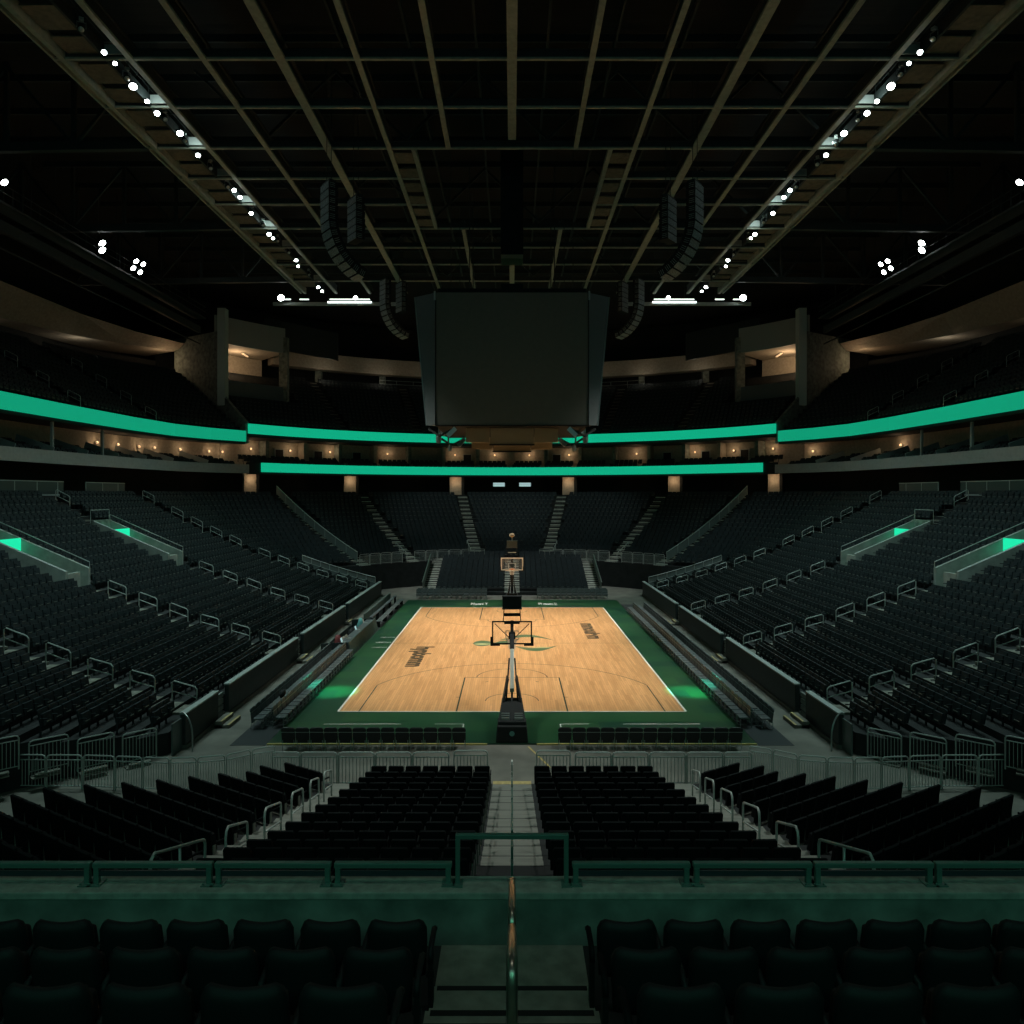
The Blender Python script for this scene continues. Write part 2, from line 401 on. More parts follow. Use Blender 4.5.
for k, (y, x, sc, mm, lab) in enumerate([(-3.2,-.35,(.30,.35,.55),M_black,'black bag behind the near end of the scorer table'),(-2.6,-.30,(.24,.26,.95),M_red,'dark red coat heaped behind the scorer table'),
        (-1.5,-.2,(.28,.3,.62),M_beige,'beige coat heaped behind the scorer table'),(-.6,-.3,(.3,.34,.5),M_beige,'second beige bundle behind the scorer table'),
        (.9,-.25,(.26,.4,.7),M_black,'tall black case behind the middle of the scorer table'),(2.0,-.25,(.3,.45,.6),M_dark,'dark bag behind the far part of the scorer table'),(3.5,-.2,(.26,.3,.92),M_cyan,'cyan cloth bundle at the far end of the scorer table')]):
    b = MB(); b.lathe([(.3,0),(.9,.06),(1.0,.35),(.85,.7),(.55,.92),(.15,1.0)], 10); 
    for i in range(len(b.v)):
        v = b.v[i]; j = 1+.16*math.sin(5*v[0]+3*v[2]+k)+.1*math.sin(9*v[1]+k); b.v[i] = (v[0]*sc[0]*j, v[1]*sc[1]*j, v[2]*sc[2])
    o = b.build('bag' if 'bag' in lab or 'case' in lab else 'cloth_bundle', mm, smooth=True); o.location = (-10.35+x,46.5+y,0)
    tag(o, lab, 'bag' if 'bag' in lab or 'case' in lab else 'cloth', 'bags and coats behind the scorer table')
for i in range(4):
    t = thing('sideline_bench', (-10.0,52.6+i*2.75,.008)); tag(t, f'long dark bench table on the left sideline beyond the scorer table, {nth(i+1)} from it', 'bench', 'benches beyond the scorer table')
    b = MB(); b.box((-.22,-1.32,.68),(.0,1.32,.76)); b.build('bench_top', M_table, t, bevel=.01)
    b = MB(); b.box((-.62,-1.32,.0),(-.52,1.32,.98)); b.build('backrest', M_tablecloth, t, bevel=.02)
    b = MB(); b.box((.24,-1.32,.40),(.62,1.32,.46)); b.build('seat', M_chair, t, bevel=.02)
    for yy in (-1.2, 1.2):
        b = MB(); b.box((-.20,yy-.03,0),(-.05,yy+.03,.68)); b.box((.3,yy-.03,0),(.55,yy+.03,.4)); b.build('leg', M_black, t)

# ------------------------------------------------------------------ bowl geometry
N = 24; OY = 58.5
def zrow(n): d = .85*n; return .8+.24*d+.009*d*d
def side_path(n, s):
    d = .85*n; x = 12.65+d
    ys = max(26.4-.92*d, 6.0)
    pts = [(x, ys), (x, 67.0)]
    if n >= 6.999:
        R = 12.55+.85*n; th = math.radians(52)
        P = (R*math.sin(th), OY+R*math.cos(th)); Q = (x, 67.0)
        k = .17*math.hypot(P[0]-Q[0], P[1]-Q[1])
        for t in (.25, .5, .75):
            bx = Q[0]+(P[0]-Q[0])*t; by = Q[1]+(P[1]-Q[1])*t; h = 4*t*(1-t)*k
            pts.append((bx+h*.80, by+h*.45))
        pts.append(P)
    return [(s*p[0], p[1]) for p in pts]
TH = 52
def end_path(n, a0=-TH, a1=TH, k=52):
    R = 12.55+.85*n
    return [(R*math.sin(math.radians(a0+(a1-a0)*i/k)), OY+R*math.cos(math.radians(a0+(a1-a0)*i/k))) for i in range(k+1)]
def z3(p, z): return [(x, y, z) for x, y in p]
def resample_to(p, k):
    """k points evenly spread on polyline p"""
    L = [0]
    for a, c in zip(p, p[1:]): L.append(L[-1]+math.hypot(c[0]-a[0], c[1]-a[1]))
    out = []; j = 0
    for i in range(k):
        t = L[-1]*i/(k-1)
        while j < len(L)-2 and L[j+1] < t: j += 1
        u = (t-L[j])/max(1e-9, L[j+1]-L[j])
        out.append((p[j][0]+(p[j+1][0]-p[j][0])*u, p[j][1]+(p[j+1][1]-p[j][1])*u))
    return out
AISLES = (29.0, 39.5, 51.0, 63.0)
VOMS = (39.5, 51.0); VX0, VX1 = 23.9, 29.2
def in_vom(x, y, e=0.0): return any(abs(y-v) < 1.15+e for v in VOMS) and VX0-e < abs(x) < VX1+e

for s in (-1, 1):
    b = MB()
    for n in range(N):
        A, B = side_path(n, s), side_path(n+1, s)
        if len(B) > len(A): B = B[:2]
        z = zrow(n); zp = zrow(n-1) if n else 0.0
        # the straight run, cut where the vomitories drop through it
        xa, xb = A[0][0], B[0][0]
        cuts = [A[0][1]]
        if VX0 < abs(xa)+.4 < VX1:
            for v in VOMS: cuts += [v-1.15, v+1.15]
        cuts.append(67.0)
        for k in range(0, len(cuts), 2):
            y0, y1 = cuts[k], cuts[k+1]; y0b = B[0][1] if k == 0 else y0
            b.add([(xa,y0,z),(xa,y1,z),(xb,y1,z),(xb,y0b,z)], [(0,1,2,3)])
            b.add([(xa,y0,zp),(xa,y1,zp),(xa,y1,z),(xa,y0,z)], [(0,1,2,3)])
        if len(A) > 2:
            b.strip(z3(A[1:], z), z3(B[1:], z)); b.strip(z3(A[1:], zp), z3(A[1:], z))
        b.add([(A[0][0],A[0][1],0),(B[0][0],B[0][1],0),(B[0][0],B[0][1],z),(A[0][0],A[0][1],z)], [(0,1,2,3)])
        if n < 7: b.add([(xa,67,0),(xb,67,0),(xb,67,z),(xa,67,z)], [(0,1,2,3)])
        if n == 6: b.strip(z3(side_path(7,s)[1:], 0), z3(side_path(7,s)[1:], zrow(6)))
    z = zrow(N)
    A = side_path(N, s); B = side_path(N+5, s)
    b.strip(z3(A, z), z3(B, z)); b.strip(z3(A, zrow(N-1)), z3(A, z))
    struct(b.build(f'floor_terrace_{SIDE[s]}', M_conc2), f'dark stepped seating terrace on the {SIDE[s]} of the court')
b = MB()
for n in range(7, N):
    A, B = end_path(n), end_path(n+1); z = zrow(n); zp = zrow(n-1) if n > 7 else 0
    b.strip(z3(A, z), z3(B, z)); b.strip(z3(A, zp), z3(A, z))
A, B = end_path(N), end_path(N+6); b.strip(z3(A, zrow(N)), z3(B, zrow(N))); b.strip(z3(A, zrow(N-1)), z3(A, zrow(N)))
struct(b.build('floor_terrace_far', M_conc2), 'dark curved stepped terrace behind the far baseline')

# aisle stairs: pale treads and half steps
def aisle_block(mb, p, d, z, zn, depth, w=.52):
    """p: inner edge midpoint, d: outward unit vector"""
    nx, ny = -d[1], d[0]
    def quadpoly(a, c): return [(p[0]+d[0]*a+nx*w, p[1]+d[1]*a+ny*w), (p[0]+d[0]*a-nx*w, p[1]+d[1]*a-ny*w), (p[0]+d[0]*c-nx*w, p[1]+d[1]*c-ny*w), (p[0]+d[0]*c+nx*w, p[1]+d[1]*c+ny*w)]
    mb.slab(quadpoly(.0, depth*.55), z, z+.012); zh = z+(zn-z)*.5; mb.slab(quadpoly(depth*.55, depth), z, zh-.10, None, 1); mb.slab(quadpoly(depth*.53, depth), zh-.10, zh)
for s in (-1, 1):
    for ya in AISLES:
        b = MB()
        for n in range(N):
            x = 12.65+.85*n
            if ya in VOMS and VX0-.3 < x+.4 < VX1+.3: continue
            aisle_block(b, (s*x, ya), (s, 0), zrow(n), zrow(n+1), .85)
        struct(b.build('floor_aisle_steps', [mat('side_aisle_concrete', (.17,.17,.14), .8, var=.35, scale=3), M_conc2]), 'concrete aisle steps climbing the side terrace')
M_fstep = mat('far_step_concrete', (.5,.5,.44), .7, var=.2, scale=3)
EA = (-50.5, -33, -11, 11, 33, 50.5)
for a in EA:
    b = MB(); d = (math.sin(math.radians(a)), math.cos(math.radians(a)))
    for n in range(7, N):
        R = 12.55+.85*n; aisle_block(b, (d[0]*R, OY+d[1]*R), d, zrow(n), zrow(n+1), .85, .58)
    struct(b.build('floor_aisle_steps', [M_fstep, M_conc2]), 'pale aisle steps climbing the far terrace')

# ------------------------------------------------------------------ far stadium seats: one countless mass
class Fast:
    def __init__(s): s.vs = []; s.fs = []; s.mi = []; s.n = 0
    def proto(s, mb): return (np.array(mb.v), [np.array(f) for f in mb.f], list(mb.mi))
    def put(s, pr, x, y, z, rz, sc=1.0):
        V, Fs, mi = pr; c, sn = math.cos(rz), math.sin(rz)
        X = V[:,0]*sc; W = np.empty_like(V); W[:,0] = X*c-V[:,1]*sn+x; W[:,1] = X*sn+V[:,1]*c+y; W[:,2] = V[:,2]+z
        s.vs.append(W); s.fs.extend([tuple(f+s.n) for f in Fs]); s.mi.extend(mi); s.n += len(V)
    def build(s, name, mats):
        me = bpy.data.meshes.new(name); me.from_pydata(np.concatenate(s.vs).tolist(), [], [tuple(int(i) for i in f) for f in s.fs])
        for m_ in mats: me.materials.append(m_)
        me.polygons.foreach_set('material_index', s.mi); me.update()
        return link(name, me)
FS = Fast()
def seat_back_poly(w, h, r=.05): return [(-w*.92,0),(w*.92,0),(w,h-r),(w-r*.8,h),(-w+r*.8,h),(-w,h-r)]
mb = MB()
mb.prism(seat_back_poly(.240,.50,.04), -.03, .03, Matrix.Translation((0,-.06,.38)) @ Matrix.Rotation(math.radians(10),4,'X'))
mb.box((-.235,0,0),(.235,.08,.40), Matrix.Translation((0,.02,.34)) @ Matrix.Rotation(math.radians(8),4,'X'))
mb.box((-.12,.075,.43),(.12,.105,.46), None, 1); mb.box((.258,-.05,.0),(.282,.02,.55)); mb.box((.255,-.04,.56),(.285,.22,.60))
FAR = FS.proto(mb)
def along(p, pitch, skip, m0=.45, m1=.45):
    L = [0]
    for a, c in zip(p, p[1:]): L.append(L[-1]+math.hypot(c[0]-a[0], c[1]-a[1]))
    tot = L[-1]; n = int((tot-m0-m1)/pitch)
    for i in range(n):
        t = m0+pitch*(i+.5)
        j = max(k for k in range(len(L)-1) if L[k] <= t); u = (t-L[j])/(L[j+1]-L[j])
        x = p[j][0]+(p[j+1][0]-p[j][0])*u; y = p[j][1]+(p[j+1][1]-p[j][1])*u
        tx, ty = p[j+1][0]-p[j][0], p[j+1][1]-p[j][1]; l = math.hypot(tx, ty)
        if not skip(x, y): yield x, y, tx/l, ty/l
for s in (-1, 1):
    for n in range(N):
        p = side_path(n+.66, s)
        if n < 7: p = p[:2]
        zz = zrow(n)
        for x, y, tx, ty in along(p, .54, lambda x, y: y < 67.3 and (any(abs(y-a) < .85 for a in AISLES) or in_vom(x, y, .35) or (n < 9 and y > 66.1))):
            fx, fy = ty*-s, -tx*-s      # face the court
            if fx*-x+fy*(46-y) < 0: fx, fy = -fx, -fy
            FS.put(FAR, x, y, zz, rot_for(fx, fy))
for n in range(7, N):
    R = 12.55+.85*(n+.66)
    p = end_path(n+.66)
    for x, y, tx, ty in along(p, .54, lambda x, y: any(abs(math.degrees(math.atan2(x, y-OY))-a) < math.degrees(.85/R) for a in EA), .2, .2):
        l = math.hypot(x, y-OY); FS.put(FAR, x, y, zrow(n), rot_for(-x/l, -(y-OY)/l))
# retractable seats behind the far baseline
b = MB(); st = MB()
for i in range(10):
    y = 67.6+i*.86; z = .3+i*.255
    b.box((-7.3,y,0),(7.3,y+.861,z))
    for s in (-1, 1):
        for xa, xb in ((7.32,8.4),(.12,.72)):
            xa, xb = sorted((s*xa, s*xb))
            st.box((xa,y,0 if abs(xa) > 2 else z),(xb,y+.86,z+.012-.03 if abs(xa) > 2 else z+.001), None, 1); st.box((xa,y-.02,z-.02),(xb,y+.46,z+.015))
            st.box((xa,y+.44,z),(xb,y+.86,z+.10), None, 1); st.box((xa,y+.42,z+.10),(xb,y+.86,z+.128))
        for k in range(12):
            if math.hypot(1.05+k*.535, y+.5-OY) < 18.1: FS.put(FAR, s*(1.05+k*.535), y+.5, z, PI)
struct(b.build('floor_retractable_stand', M_conc2), 'low retractable stand behind the far baseline')
struct(st.build('floor_aisle_steps', [M_fstep, M_conc2]), 'pale steps at the sides and middle of the low far stand')

# ------------------------------------------------------------------ upper levels
SB = [(33.4,8.0),(33.4,30.0),(33.4,45.0),(33.4,55.0),(33.1,63.0),(32.4,69.0),(30.7,73.2),(28.4,76.6)]
SN = [(1,0),(1,0),(1,0),(1,.02),(.99,.1),(.96,.25),(.91,.41),(.8387,.5446)]
def sp(off, s): return [(s*(p[0]+q[0]*off), p[1]+q[1]*off) for p, q in zip(SB, SN)]
def ep(R, a0=-57, a1=57, k=54): return [(R*math.sin(math.radians(a0+(a1-a0)*i/k)), OY+R*math.cos(math.radians(a0+(a1-a0)*i/k))) for i in range(k+1)]
def band(name, inner, outer, z0, z1, material, label=None, cat=None, zi=None):
    b = MB(); n = len(inner)
    lo = z0 if isinstance(z0, list) else [z0]*n; hi = z1 if isinstance(z1, list) else [z1]*n
    b.thick([(x,y,z) for (x,y),z in zip(inner,lo)], [(x,y,z) for (x,y),z in zip(outer,lo)], [(x,y,z) for (x,y),z in zip(outer,hi)], [(x,y,z) for (x,y),z in zip(inner,hi)])
    o = b.build(name, material)
    if cat: tag(o, label, cat)
    else: struct(o, label)
    return o
for s in (-1, 1):
    S = SIDE[s]
    band('led_ribbon', sp(0,s), sp(.18,s), 15.15, 16.3, mat('green_side_ribbon', (.005,.05,.035), .4, emit=(.003,.31,.165), estr=1.0), f'glowing green ribbon board along the front of the {S} upper deck', 'ribbon board')
    band(f'trim_upper_{S}', sp(.19,s), sp(.9,s), 14.9, 16.3, M_dark)
    band(f'trim_fascia_{S}', sp(-.5,s), sp(-.1,s), 11.75, 12.68, M_fascia, f'plain grey fascia of the {S} suite level')
    band(f'floor_suite_{S}', sp(-.1,s), sp(4.6,s), 11.9, 12.2, M_dark)
    band(f'wall_suite_{S}', sp(4.6,s), sp(4.9,s), 12.2, 15.4, M_beige)
    band(f'ceiling_suite_{S}', sp(.3,s), sp(5,s), 15.1, 15.14, M_dark)
    band(f'wall_concourse_{S}', sp(4.0,s), sp(4.3,s), 9.0, 11.9, M_dark)
    b = MB(); ks = 14
    for n in range(ks):
        A, B = sp(.25+.82*n, s), sp(.25+.82*(n+1), s); z = 16.25+.52*n
        b.strip(z3(A, z), z3(B, z)); b.strip(z3(A, z-.52), z3(A, z))
        for x, y, tx, ty in along(sp(.25+.82*(n+.6), s), .55, lambda x, y: y < 30 or any(abs(y-a) < .7 for a in (45, 56, 66.5)), .45, .8):
            l = math.hypot(tx, ty); fx, fy = ty, -tx
            if fx*-x < 0: fx, fy = -fx, -fy
            FS.put(FAR, x, y, z, rot_for(fx, fy))
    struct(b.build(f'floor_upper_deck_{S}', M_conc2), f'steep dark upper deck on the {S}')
    st = MB()
    for a in (45, 56, 66.5):
        for n in range(ks):
            x = s*(33.4+.25+.82*n) if a < 60 else s*(32.7+.25+.82*n)
            aisle_block(st, (x, a+(.12*n*.8 if a > 60 else 0)), (s, 0), 16.25+.52*n, 16.77+.52*n, .82, .45)
    struct(st.build('floor_aisle_steps', [M_conc, M_conc2]), 'steps climbing the upper deck')
    # curved concrete soffit above the upper deck, tapering towards the corner
    zt = [28.6,28.4,28.2,28.1,28.0,27.6,27.2,26.9]; zb = [24.2,24.5,24.8,25.0,25.3,25.6,25.9,26.2]
    b = MB(); I, O = sp(11.2,s), sp(12.6,s)
    b.thick([(x,y,z) for (x,y),z in zip(I,zt)], [(x,y,z) for (x,y),z in zip(O,zb)], [(x,y,z+.05) for (x,y),z in zip(sp(19,s),zb)], [(x,y,z+.3) for (x,y),z in zip(sp(19,s),zt)])
    struct(b.build(f'trim_soffit_{S}', M_beige), f'curved beige soffit over the back of the {S} upper deck')
    band(f'wall_upper_{S}', sp(17,s), sp(17.3,s), 16, 25.5, M_dark)
    band(f'floor_upper_concourse_{S}', sp(11.7,s), sp(17,s), 23.2, 23.5, M_dark)
    # suite posts and small fittings
    for k, y in enumerate((34, 40.2, 46.5, 53.0, 59.5)):
        b = MB(); b.box((s*34.0-.09,y-.09,12.2),(s*34.0+.09,y+.09,15.1)); o = b.build('suite_post', M_fascia)
        tag(o, f'slim grey post on the {S} suite level, {nth(k+1)} from the near end', 'post', f'{S} suite posts')
    for r in range(3):
        for x, y, tx, ty in along(sp(.9+1.0*r, s), .6, lambda x, y: y < 30 or (y-35.7) % 4.1 < 1.1):
            l = math.hypot(tx, ty); fx, fy = ty, -tx
            if fx*-x < 0: fx, fy = -fx, -fy
            FS.put(FAR, x, y, 12.2+.28*r, rot_for(fx, fy))
    for k in range(10):     # slanting dividers between suite boxes
        y = 36+k*4.1
        if y > 76: break
        xb = np.interp(y, [p[1] for p in SB], [p[0] for p in SB])
        b = MB(); b.bar((s*(xb+.1),y,12.75),(s*(xb+3.2),y+.5,13.75), .06, .5); o = b.build('suite_divider', M_fascia)
        tag(o, f'slanting grey divider between boxes on the {S} suite level, {nth(k+1)} from the near end', 'divider', f'{S} suite dividers')
# far end
band('led_ribbon', ep(33.6), ep(33.8), 16.05, 17.1, M_led, 'upper glowing green ribbon board across the far end', 'ribbon board')
band('led_ribbon', ep(33.5,-54.3,54.3), ep(33.7,-54.3,54.3), 11.95, 12.95, M_led, 'lower glowing green ribbon board across the far end', 'ribbon board')
band('trim_upper_far', ep(33.82), ep(34.6), 15.7, 17.1, M_dark)
band('trim_suite_far', ep(33.75), ep(34.1), 11.7, 12.95, M_dark)
band('floor_suite_far', ep(34.1), ep(38.6), 12.2, 12.5, M_dark)
band('wall_suite_far', ep(38.6), ep(39), 12.5, 16.0, M_beige)
band('ceiling_suite_far', ep(33.9), ep(39), 15.72, 15.76, M_dark)
band('wall_concourse_far', ep(38.2), ep(38.5), 9.0, 12.2, M_dark)
KE = 14
b = MB()
for n in range(KE):
    A, B = ep(33.9+.8*n), ep(33.9+.8*(n+1)); z = 17.05+.53*n
    b.strip(z3(A, z), z3(B, z)); b.strip(z3(A, z-.53), z3(A, z))
    R = 33.9+.8*(n+.6)
    for x, y, tx, ty in along(ep(R), .55, lambda x, y: any(abs(math.degrees(math.atan2(x,y-OY))-a) < 1.1 for a in (-36,-20,20,36)) or abs(math.degrees(math.atan2(x,y-OY))) < 8, .6, .6):
        l = math.hypot(x, y-OY)
        if abs(math.degrees(math.atan2(x,y-OY))) > 41.6 and n > 5: continue
        if abs(math.degrees(math.atan2(x,y-OY))) > 55 and n > 3: continue
        FS.put(FAR, x, y, z, rot_for(-x/l, -(y-OY)/l))
struct(b.build('floor_upper_deck_far', M_conc2), 'steep dark upper deck at the far end')
for a in (-36,-20,20,36):
    st = MB(); d = (math.sin(math.radians(a)), math.cos(math.radians(a)))
    for n in range(KE):
        R = 33.9+.8*n; aisle_block(st, (d[0]*R, OY+d[1]*R), d, 17.05+.53*n, 17.58+.53*n, .8, .5)
    struct(st.build('floor_aisle_steps', [M_conc, M_conc2]), 'steps climbing the far upper deck')
band('trim_soffit_far', ep(45.2,-42.5,42.5), ep(47,-42.5,42.5), 26.2, 28.3, M_beige, 'beige concrete soffit over the back of the far upper deck')
band('wall_upper_far', ep(51), ep(51.4), 22, 34, M_dark)
band('floor_upper_concourse_far', ep(45.2), ep(51), 24.0, 24.4, M_dark)
for k, a in enumerate((-34,-23,23,34)):
    d = (math.sin(math.radians(a)), math.cos(math.radians(a)))
    b = MB(); b.box((d[0]*47-.4,OY+d[1]*47-.4,24.4),(d[0]*47+.4,OY+d[1]*47+.4,26.3)); o = b.build('concourse_column', M_wallconc)
    tag(o, f'square column under the far soffit, {"outer" if abs(a)>30 else "inner"} one on the {SIDE[1 if a>0 else -1]}', 'column', 'columns under the far soffit')
for r in range(3):
    for x, y, tx, ty in along(ep(34.6+1.0*r), .6, lambda x, y: abs((math.degrees(math.atan2(x,y-OY))+60) % 7-3.5) < .7, .8, .8):
        l = math.hypot(x, y-OY); FS.put(FAR, x, y, 12.5+.28*r, rot_for(-x/l, -(y-OY)/l))
tag(FS.build('stadium_seats', [M_stadium, M_seatfoot]), 'dark tip-up stadium seats filling the side stands, far stand and upper decks', 'seats', kind='stuff')

# suite walls' doors, partitions and warm lamps at the far end
def polar(R, a): return (R*math.sin(math.radians(a)), OY+R*math.cos(math.radians(a)))
for k, a in enumerate((-49.5,-42,-35,-28,-21,-14,-7,0,7,14,21,28,35,42,49.5)):
    x, y = polar(35.2+2.4, a); M = Matrix.Translation((x,y,12.5)) @ Matrix.Rotation(-math.radians(a),4,'Z')
    o = MB().box((-.22,-.6,0),(.22,.95,3.2), M).build('suite_partition', M_beige if k % 2 else M_wallconc)
    tag(o, f'narrow wall between far suites, {nth(k+1)} from the left', 'partition', 'partitions between the far suites')
for k, a in enumerate((-46,-38.5,-31,-9,9,31,38.5,46)):
    x, y = polar(38.5, a); M = Matrix.Translation((x,y,12.5)) @ Matrix.Rotation(-math.radians(a),4,'Z')
    t = thing('suite_doorway', (x,y,12.5), -math.radians(a)); tag(t, f'dark doorway in the back wall of the far suites, {nth(k+1)} from the left', 'doorway', 'doorways of the far suites')
    MB().box((-.5,-.06,0),(.5,-.01,2.3)).build('door_panel', M_black, t); 
    b = MB(); b.box((-.62,-.09,0),(-.5,-.01,2.42)); b.box((.5,-.09,0),(.62,-.01,2.42)); b.box((-.5,-.09,2.3),(.5,-.01,2.42)); b.build('frame', M_fascia, t)
WARM = []
def sconce(x, y, z, fx, fy, label, e=14.0, grp='warm wall lamps'):
    t = thing('wall_sconce', (x,y,z), rot_for(fx,fy)); tag(t, label, 'lamp', grp)
    MB().box((-.06,0,-.12),(.06,.05,.12)).build('wall_plate', M_chrome, t)
    MB().lathe([(.05,-.12),(.11,-.04),(.11,.05),(.04,.12)], 8, Matrix.Translation((0,.14,0))).build('lamp_shade', M_warm, t)
    WARM.append((x+fx*.6, y+fy*.6, z+.1, e))
for k, a in enumerate((-51.5,-44,-38.5+2.2,-25,-11.5,-3.5,3.5,11.5,25,36.5,44,51.5)):
    x, y = polar(38.45, a); sconce(x, y, 14.75, -math.sin(math.radians(a)), -math.cos(math.radians(a)), f'small warm lamp on the back wall of the far suites, {nth(k+1)} from the left', 14)
wp = sp(4.55,-1)
def on_side(y, s):
    p = sp(4.5, s); ys = [q[1] for q in p]; xs = [q[0] for q in p]; return float(np.interp(y, ys, xs))
for k, y in enumerate((64.5,67.3,70.3,72,75.0,77.8,79.4)):
    sconce(on_side(y,-1), y, 14.2, .95, -.3, f'warm lamp glowing on the back wall of the left suites, {nth(k+1)} from the near end', 13)
for k, y in enumerate((68.0, 78.0)):
    sconce(on_side(y,1), y, 14.2, -.95, -.3, f'warm lamp glowing on the back wall of the right suites, {nth(k+1)} from the near end', 16)
# lit entry walls at the heads of the far aisles
for k, a in enumerate((-55.5,-34.6,-12.1,12.1,34.6,55.5)):
    x, y = polar(34.6, a)
    t = thing('aisle_portal', (x,y,zrow(N)), -math.radians(a)); tag(t, f'beige entry wall lit warm at the head of the far aisle, {nth(k+1)} from the left', 'portal', 'lit entry walls at the far aisles')
    MB().box((-.75,0,0),(.75,.3,2.3)).build('wall_panel', M_beige, t)
    MB().box((.75,-.05,0),(1.1,.5,2.3)).build('jamb', M_dark, t)
    lx, ly = polar(33.9, a); WARM.append((lx, ly, zrow(N)+1.7, 22))
for k, x in enumerate((-1.75, 1.75)):
    t = thing('wall_monitor', (x,96.55,10.8)); tag(t, f'small pale monitor on the dark far concourse wall, {SIDE[-1 if k==0 else 1]} one of two', 'monitor', 'monitors on the far concourse')
    MB().box((-.85,-.12,-.32),(.85,0,.32)).build('case', M_black, t); MB().box((-.78,-.14,-.26),(.78,-.12,.26)).build('screen', M_mon, t)

for s in (-1, 1):
    for y in (50, 62, 74):
        x = on_side(y, s)+s*9.5; WARM.append((x, y, 24.4, 36, (1.0,.86,.66)))
for a in (-34, -24, -14, 14, 24, 34):
    x, y = polar(43.5, a); WARM.append((x, y, 25.6, 24, (1.0,.86,.66)))
# corner piers, fins and corner suites
for s in (-1, 1):
    S = SIDE[s]
    def pz(R, a): x, y = polar(R, a); return (s*abs(x), y)
    A0, A1 = pz(33.9,57), pz(38.1,57); A2 = pz(47,57)
    d = Vector((A1[0]-A0[0], A1[1]-A0[1])).normalized(); nx, ny = -d.y*.2, d.x*.2
    b = MB()
    def wall(P, Q, z0, z1, z2, z3_):
        b.add([(P[0]-nx,P[1]-ny,z0),(Q[0]-nx,Q[1]-ny,z1),(Q[0]-nx,Q[1]-ny,z3_),(P[0]-nx,P[1]-ny,z2),(P[0]+nx,P[1]+ny,z0),(Q[0]+nx,Q[1]+ny,z1),(Q[0]+nx,Q[1]+ny,z3_),(P[0]+nx,P[1]+ny,z2)],
              [(0,1,2,3),(7,6,5,4),(0,4,5,1),(1,5,6,2),(2,6,7,3),(3,7,4,0)])
    wall(A0, A1, 15.0, 15.0, 17.3, 20.6); wall(A1, A2, 15.0, 15.0, 27.6, 27.6)
    struct(b.build(f'wall_fin_{S}', M_wallconc), f'concrete wall climbing between the {S} and far upper decks')
    x, y = A1; b = MB(); b.box((x-.42,y-.5,19.3),(x+.42,y+.5,30.0)); struct(b.build(f'wall_pier_{S}', mat('pier_panel',(.50,.58,.55),.7)), f'tall grey corner pier on the {S}')
    # corner suite: parapets, back wall, ceiling, strip lamps
    a0, a1 = (-56.8,-44) if s < 0 else (44,56.8)
    band(f'wall_corner_suite_front_{S}', ep(39.6,a0,a1,8), ep(39.9,a0,a1,8), 20.3, 22.5, mat('suite_parapet',(.10,.13,.135),.7))
    band(f'trim_corner_suite_{S}', ep(39.5,a0,a1,8), ep(39.85,a0,a1,8), 18.9, 20.3, mat('corner_band',(.24,.30,.29),.7))
    band(f'floor_corner_suite_{S}', ep(39.9,a0,a1,8), ep(46,a0,a1,8), 21.4, 21.6, M_dark)
    band(f'wall_corner_suite_{S}', ep(46,a0,a1,8), ep(46.3,a0,a1,8), 21.6, 27.4, M_beige)
    band(f'ceiling_corner_suite_{S}', ep(39.9,a0,a1,8), ep(46.3,a0,a1,8), 26.6, 26.9, M_beige)
    band(f'trim_corner_head_{S}', ep(39.6,a0,a1,8), ep(39.9,a0,a1,8), 26.6, 29.6, mat('corner_head',(.34,.37,.34),.7))
    x, y = polar(39.9, a1 if s < 0 else a0); b = MB(); b.box((x-.5,y-.4,20),(x+.5,y+.4,28.5)); struct(b.build(f'wall_corner_column_{S}', M_wallconc))
    for k, (aa, r) in enumerate(((54.5,41.2),(49.5,42.6))):
        x, y = polar(r, s*aa); x2, y2 = polar(r+1.6, s*(aa-2.0)); t = thing('ceiling_strip_light', (0,0,0)); tag(t, f'warm strip light on the ceiling of the {S} corner suite, {"beside the pier" if k==0 else "farther from the pier"}', 'light', f'{S} corner suite strip lights')
        MB().bar((x,y,26.45),(x2,y2,26.45), .2, .1).build('tube', M_warm, t); MB().bar((x,y,26.54),(x2,y2,26.54), .3, .08).build('housing', M_chrome, t)
    x, y = polar(42.8, s*50.5); WARM.append((x, y, 25.2, 210))
    x, y = polar(46.5, s*59.4); WARM.append((x, y, 24.9, 60))
    # hanging dark board in front of the soffit
    P0, P1 = polar(40.8, s*47), polar(40.8, s*33.5); t = thing('corner_led_board', (0,0,0)); tag(t, f'dark blank video board hung in the {S} far corner', 'video board')
    b = MB(); b.add([(P0[0],P0[1],27.3),(P1[0],P1[1],26.8),(P1[0],P1[1],30.3),(P0[0],P0[1],30.8),(P0[0],P0[1]+.5,27.3),(P1[0],P1[1]+.5,26.8),(P1[0],P1[1]+.5,30.3),(P0[0],P0[1]+.5,30.8)], [(0,1,2,3),(7,6,5,4),(0,4,5,1),(1,5,6,2),(2,6,7,3),(3,7,4,0)]); b.build('screen', M_pad, t)
    b = MB()
    for u in (.1, .5, .9): b.tube([(P0[0]+(P1[0]-P0[0])*u, P0[1]+(P1[1]-P0[1])*u+.25, 30.5),(P0[0]+(P1[0]-P0[0])*u, P0[1]+(P1[1]-P0[1])*u+.25, 34)], .03, 5)
    b.build('hanger_cables', M_truss, t)

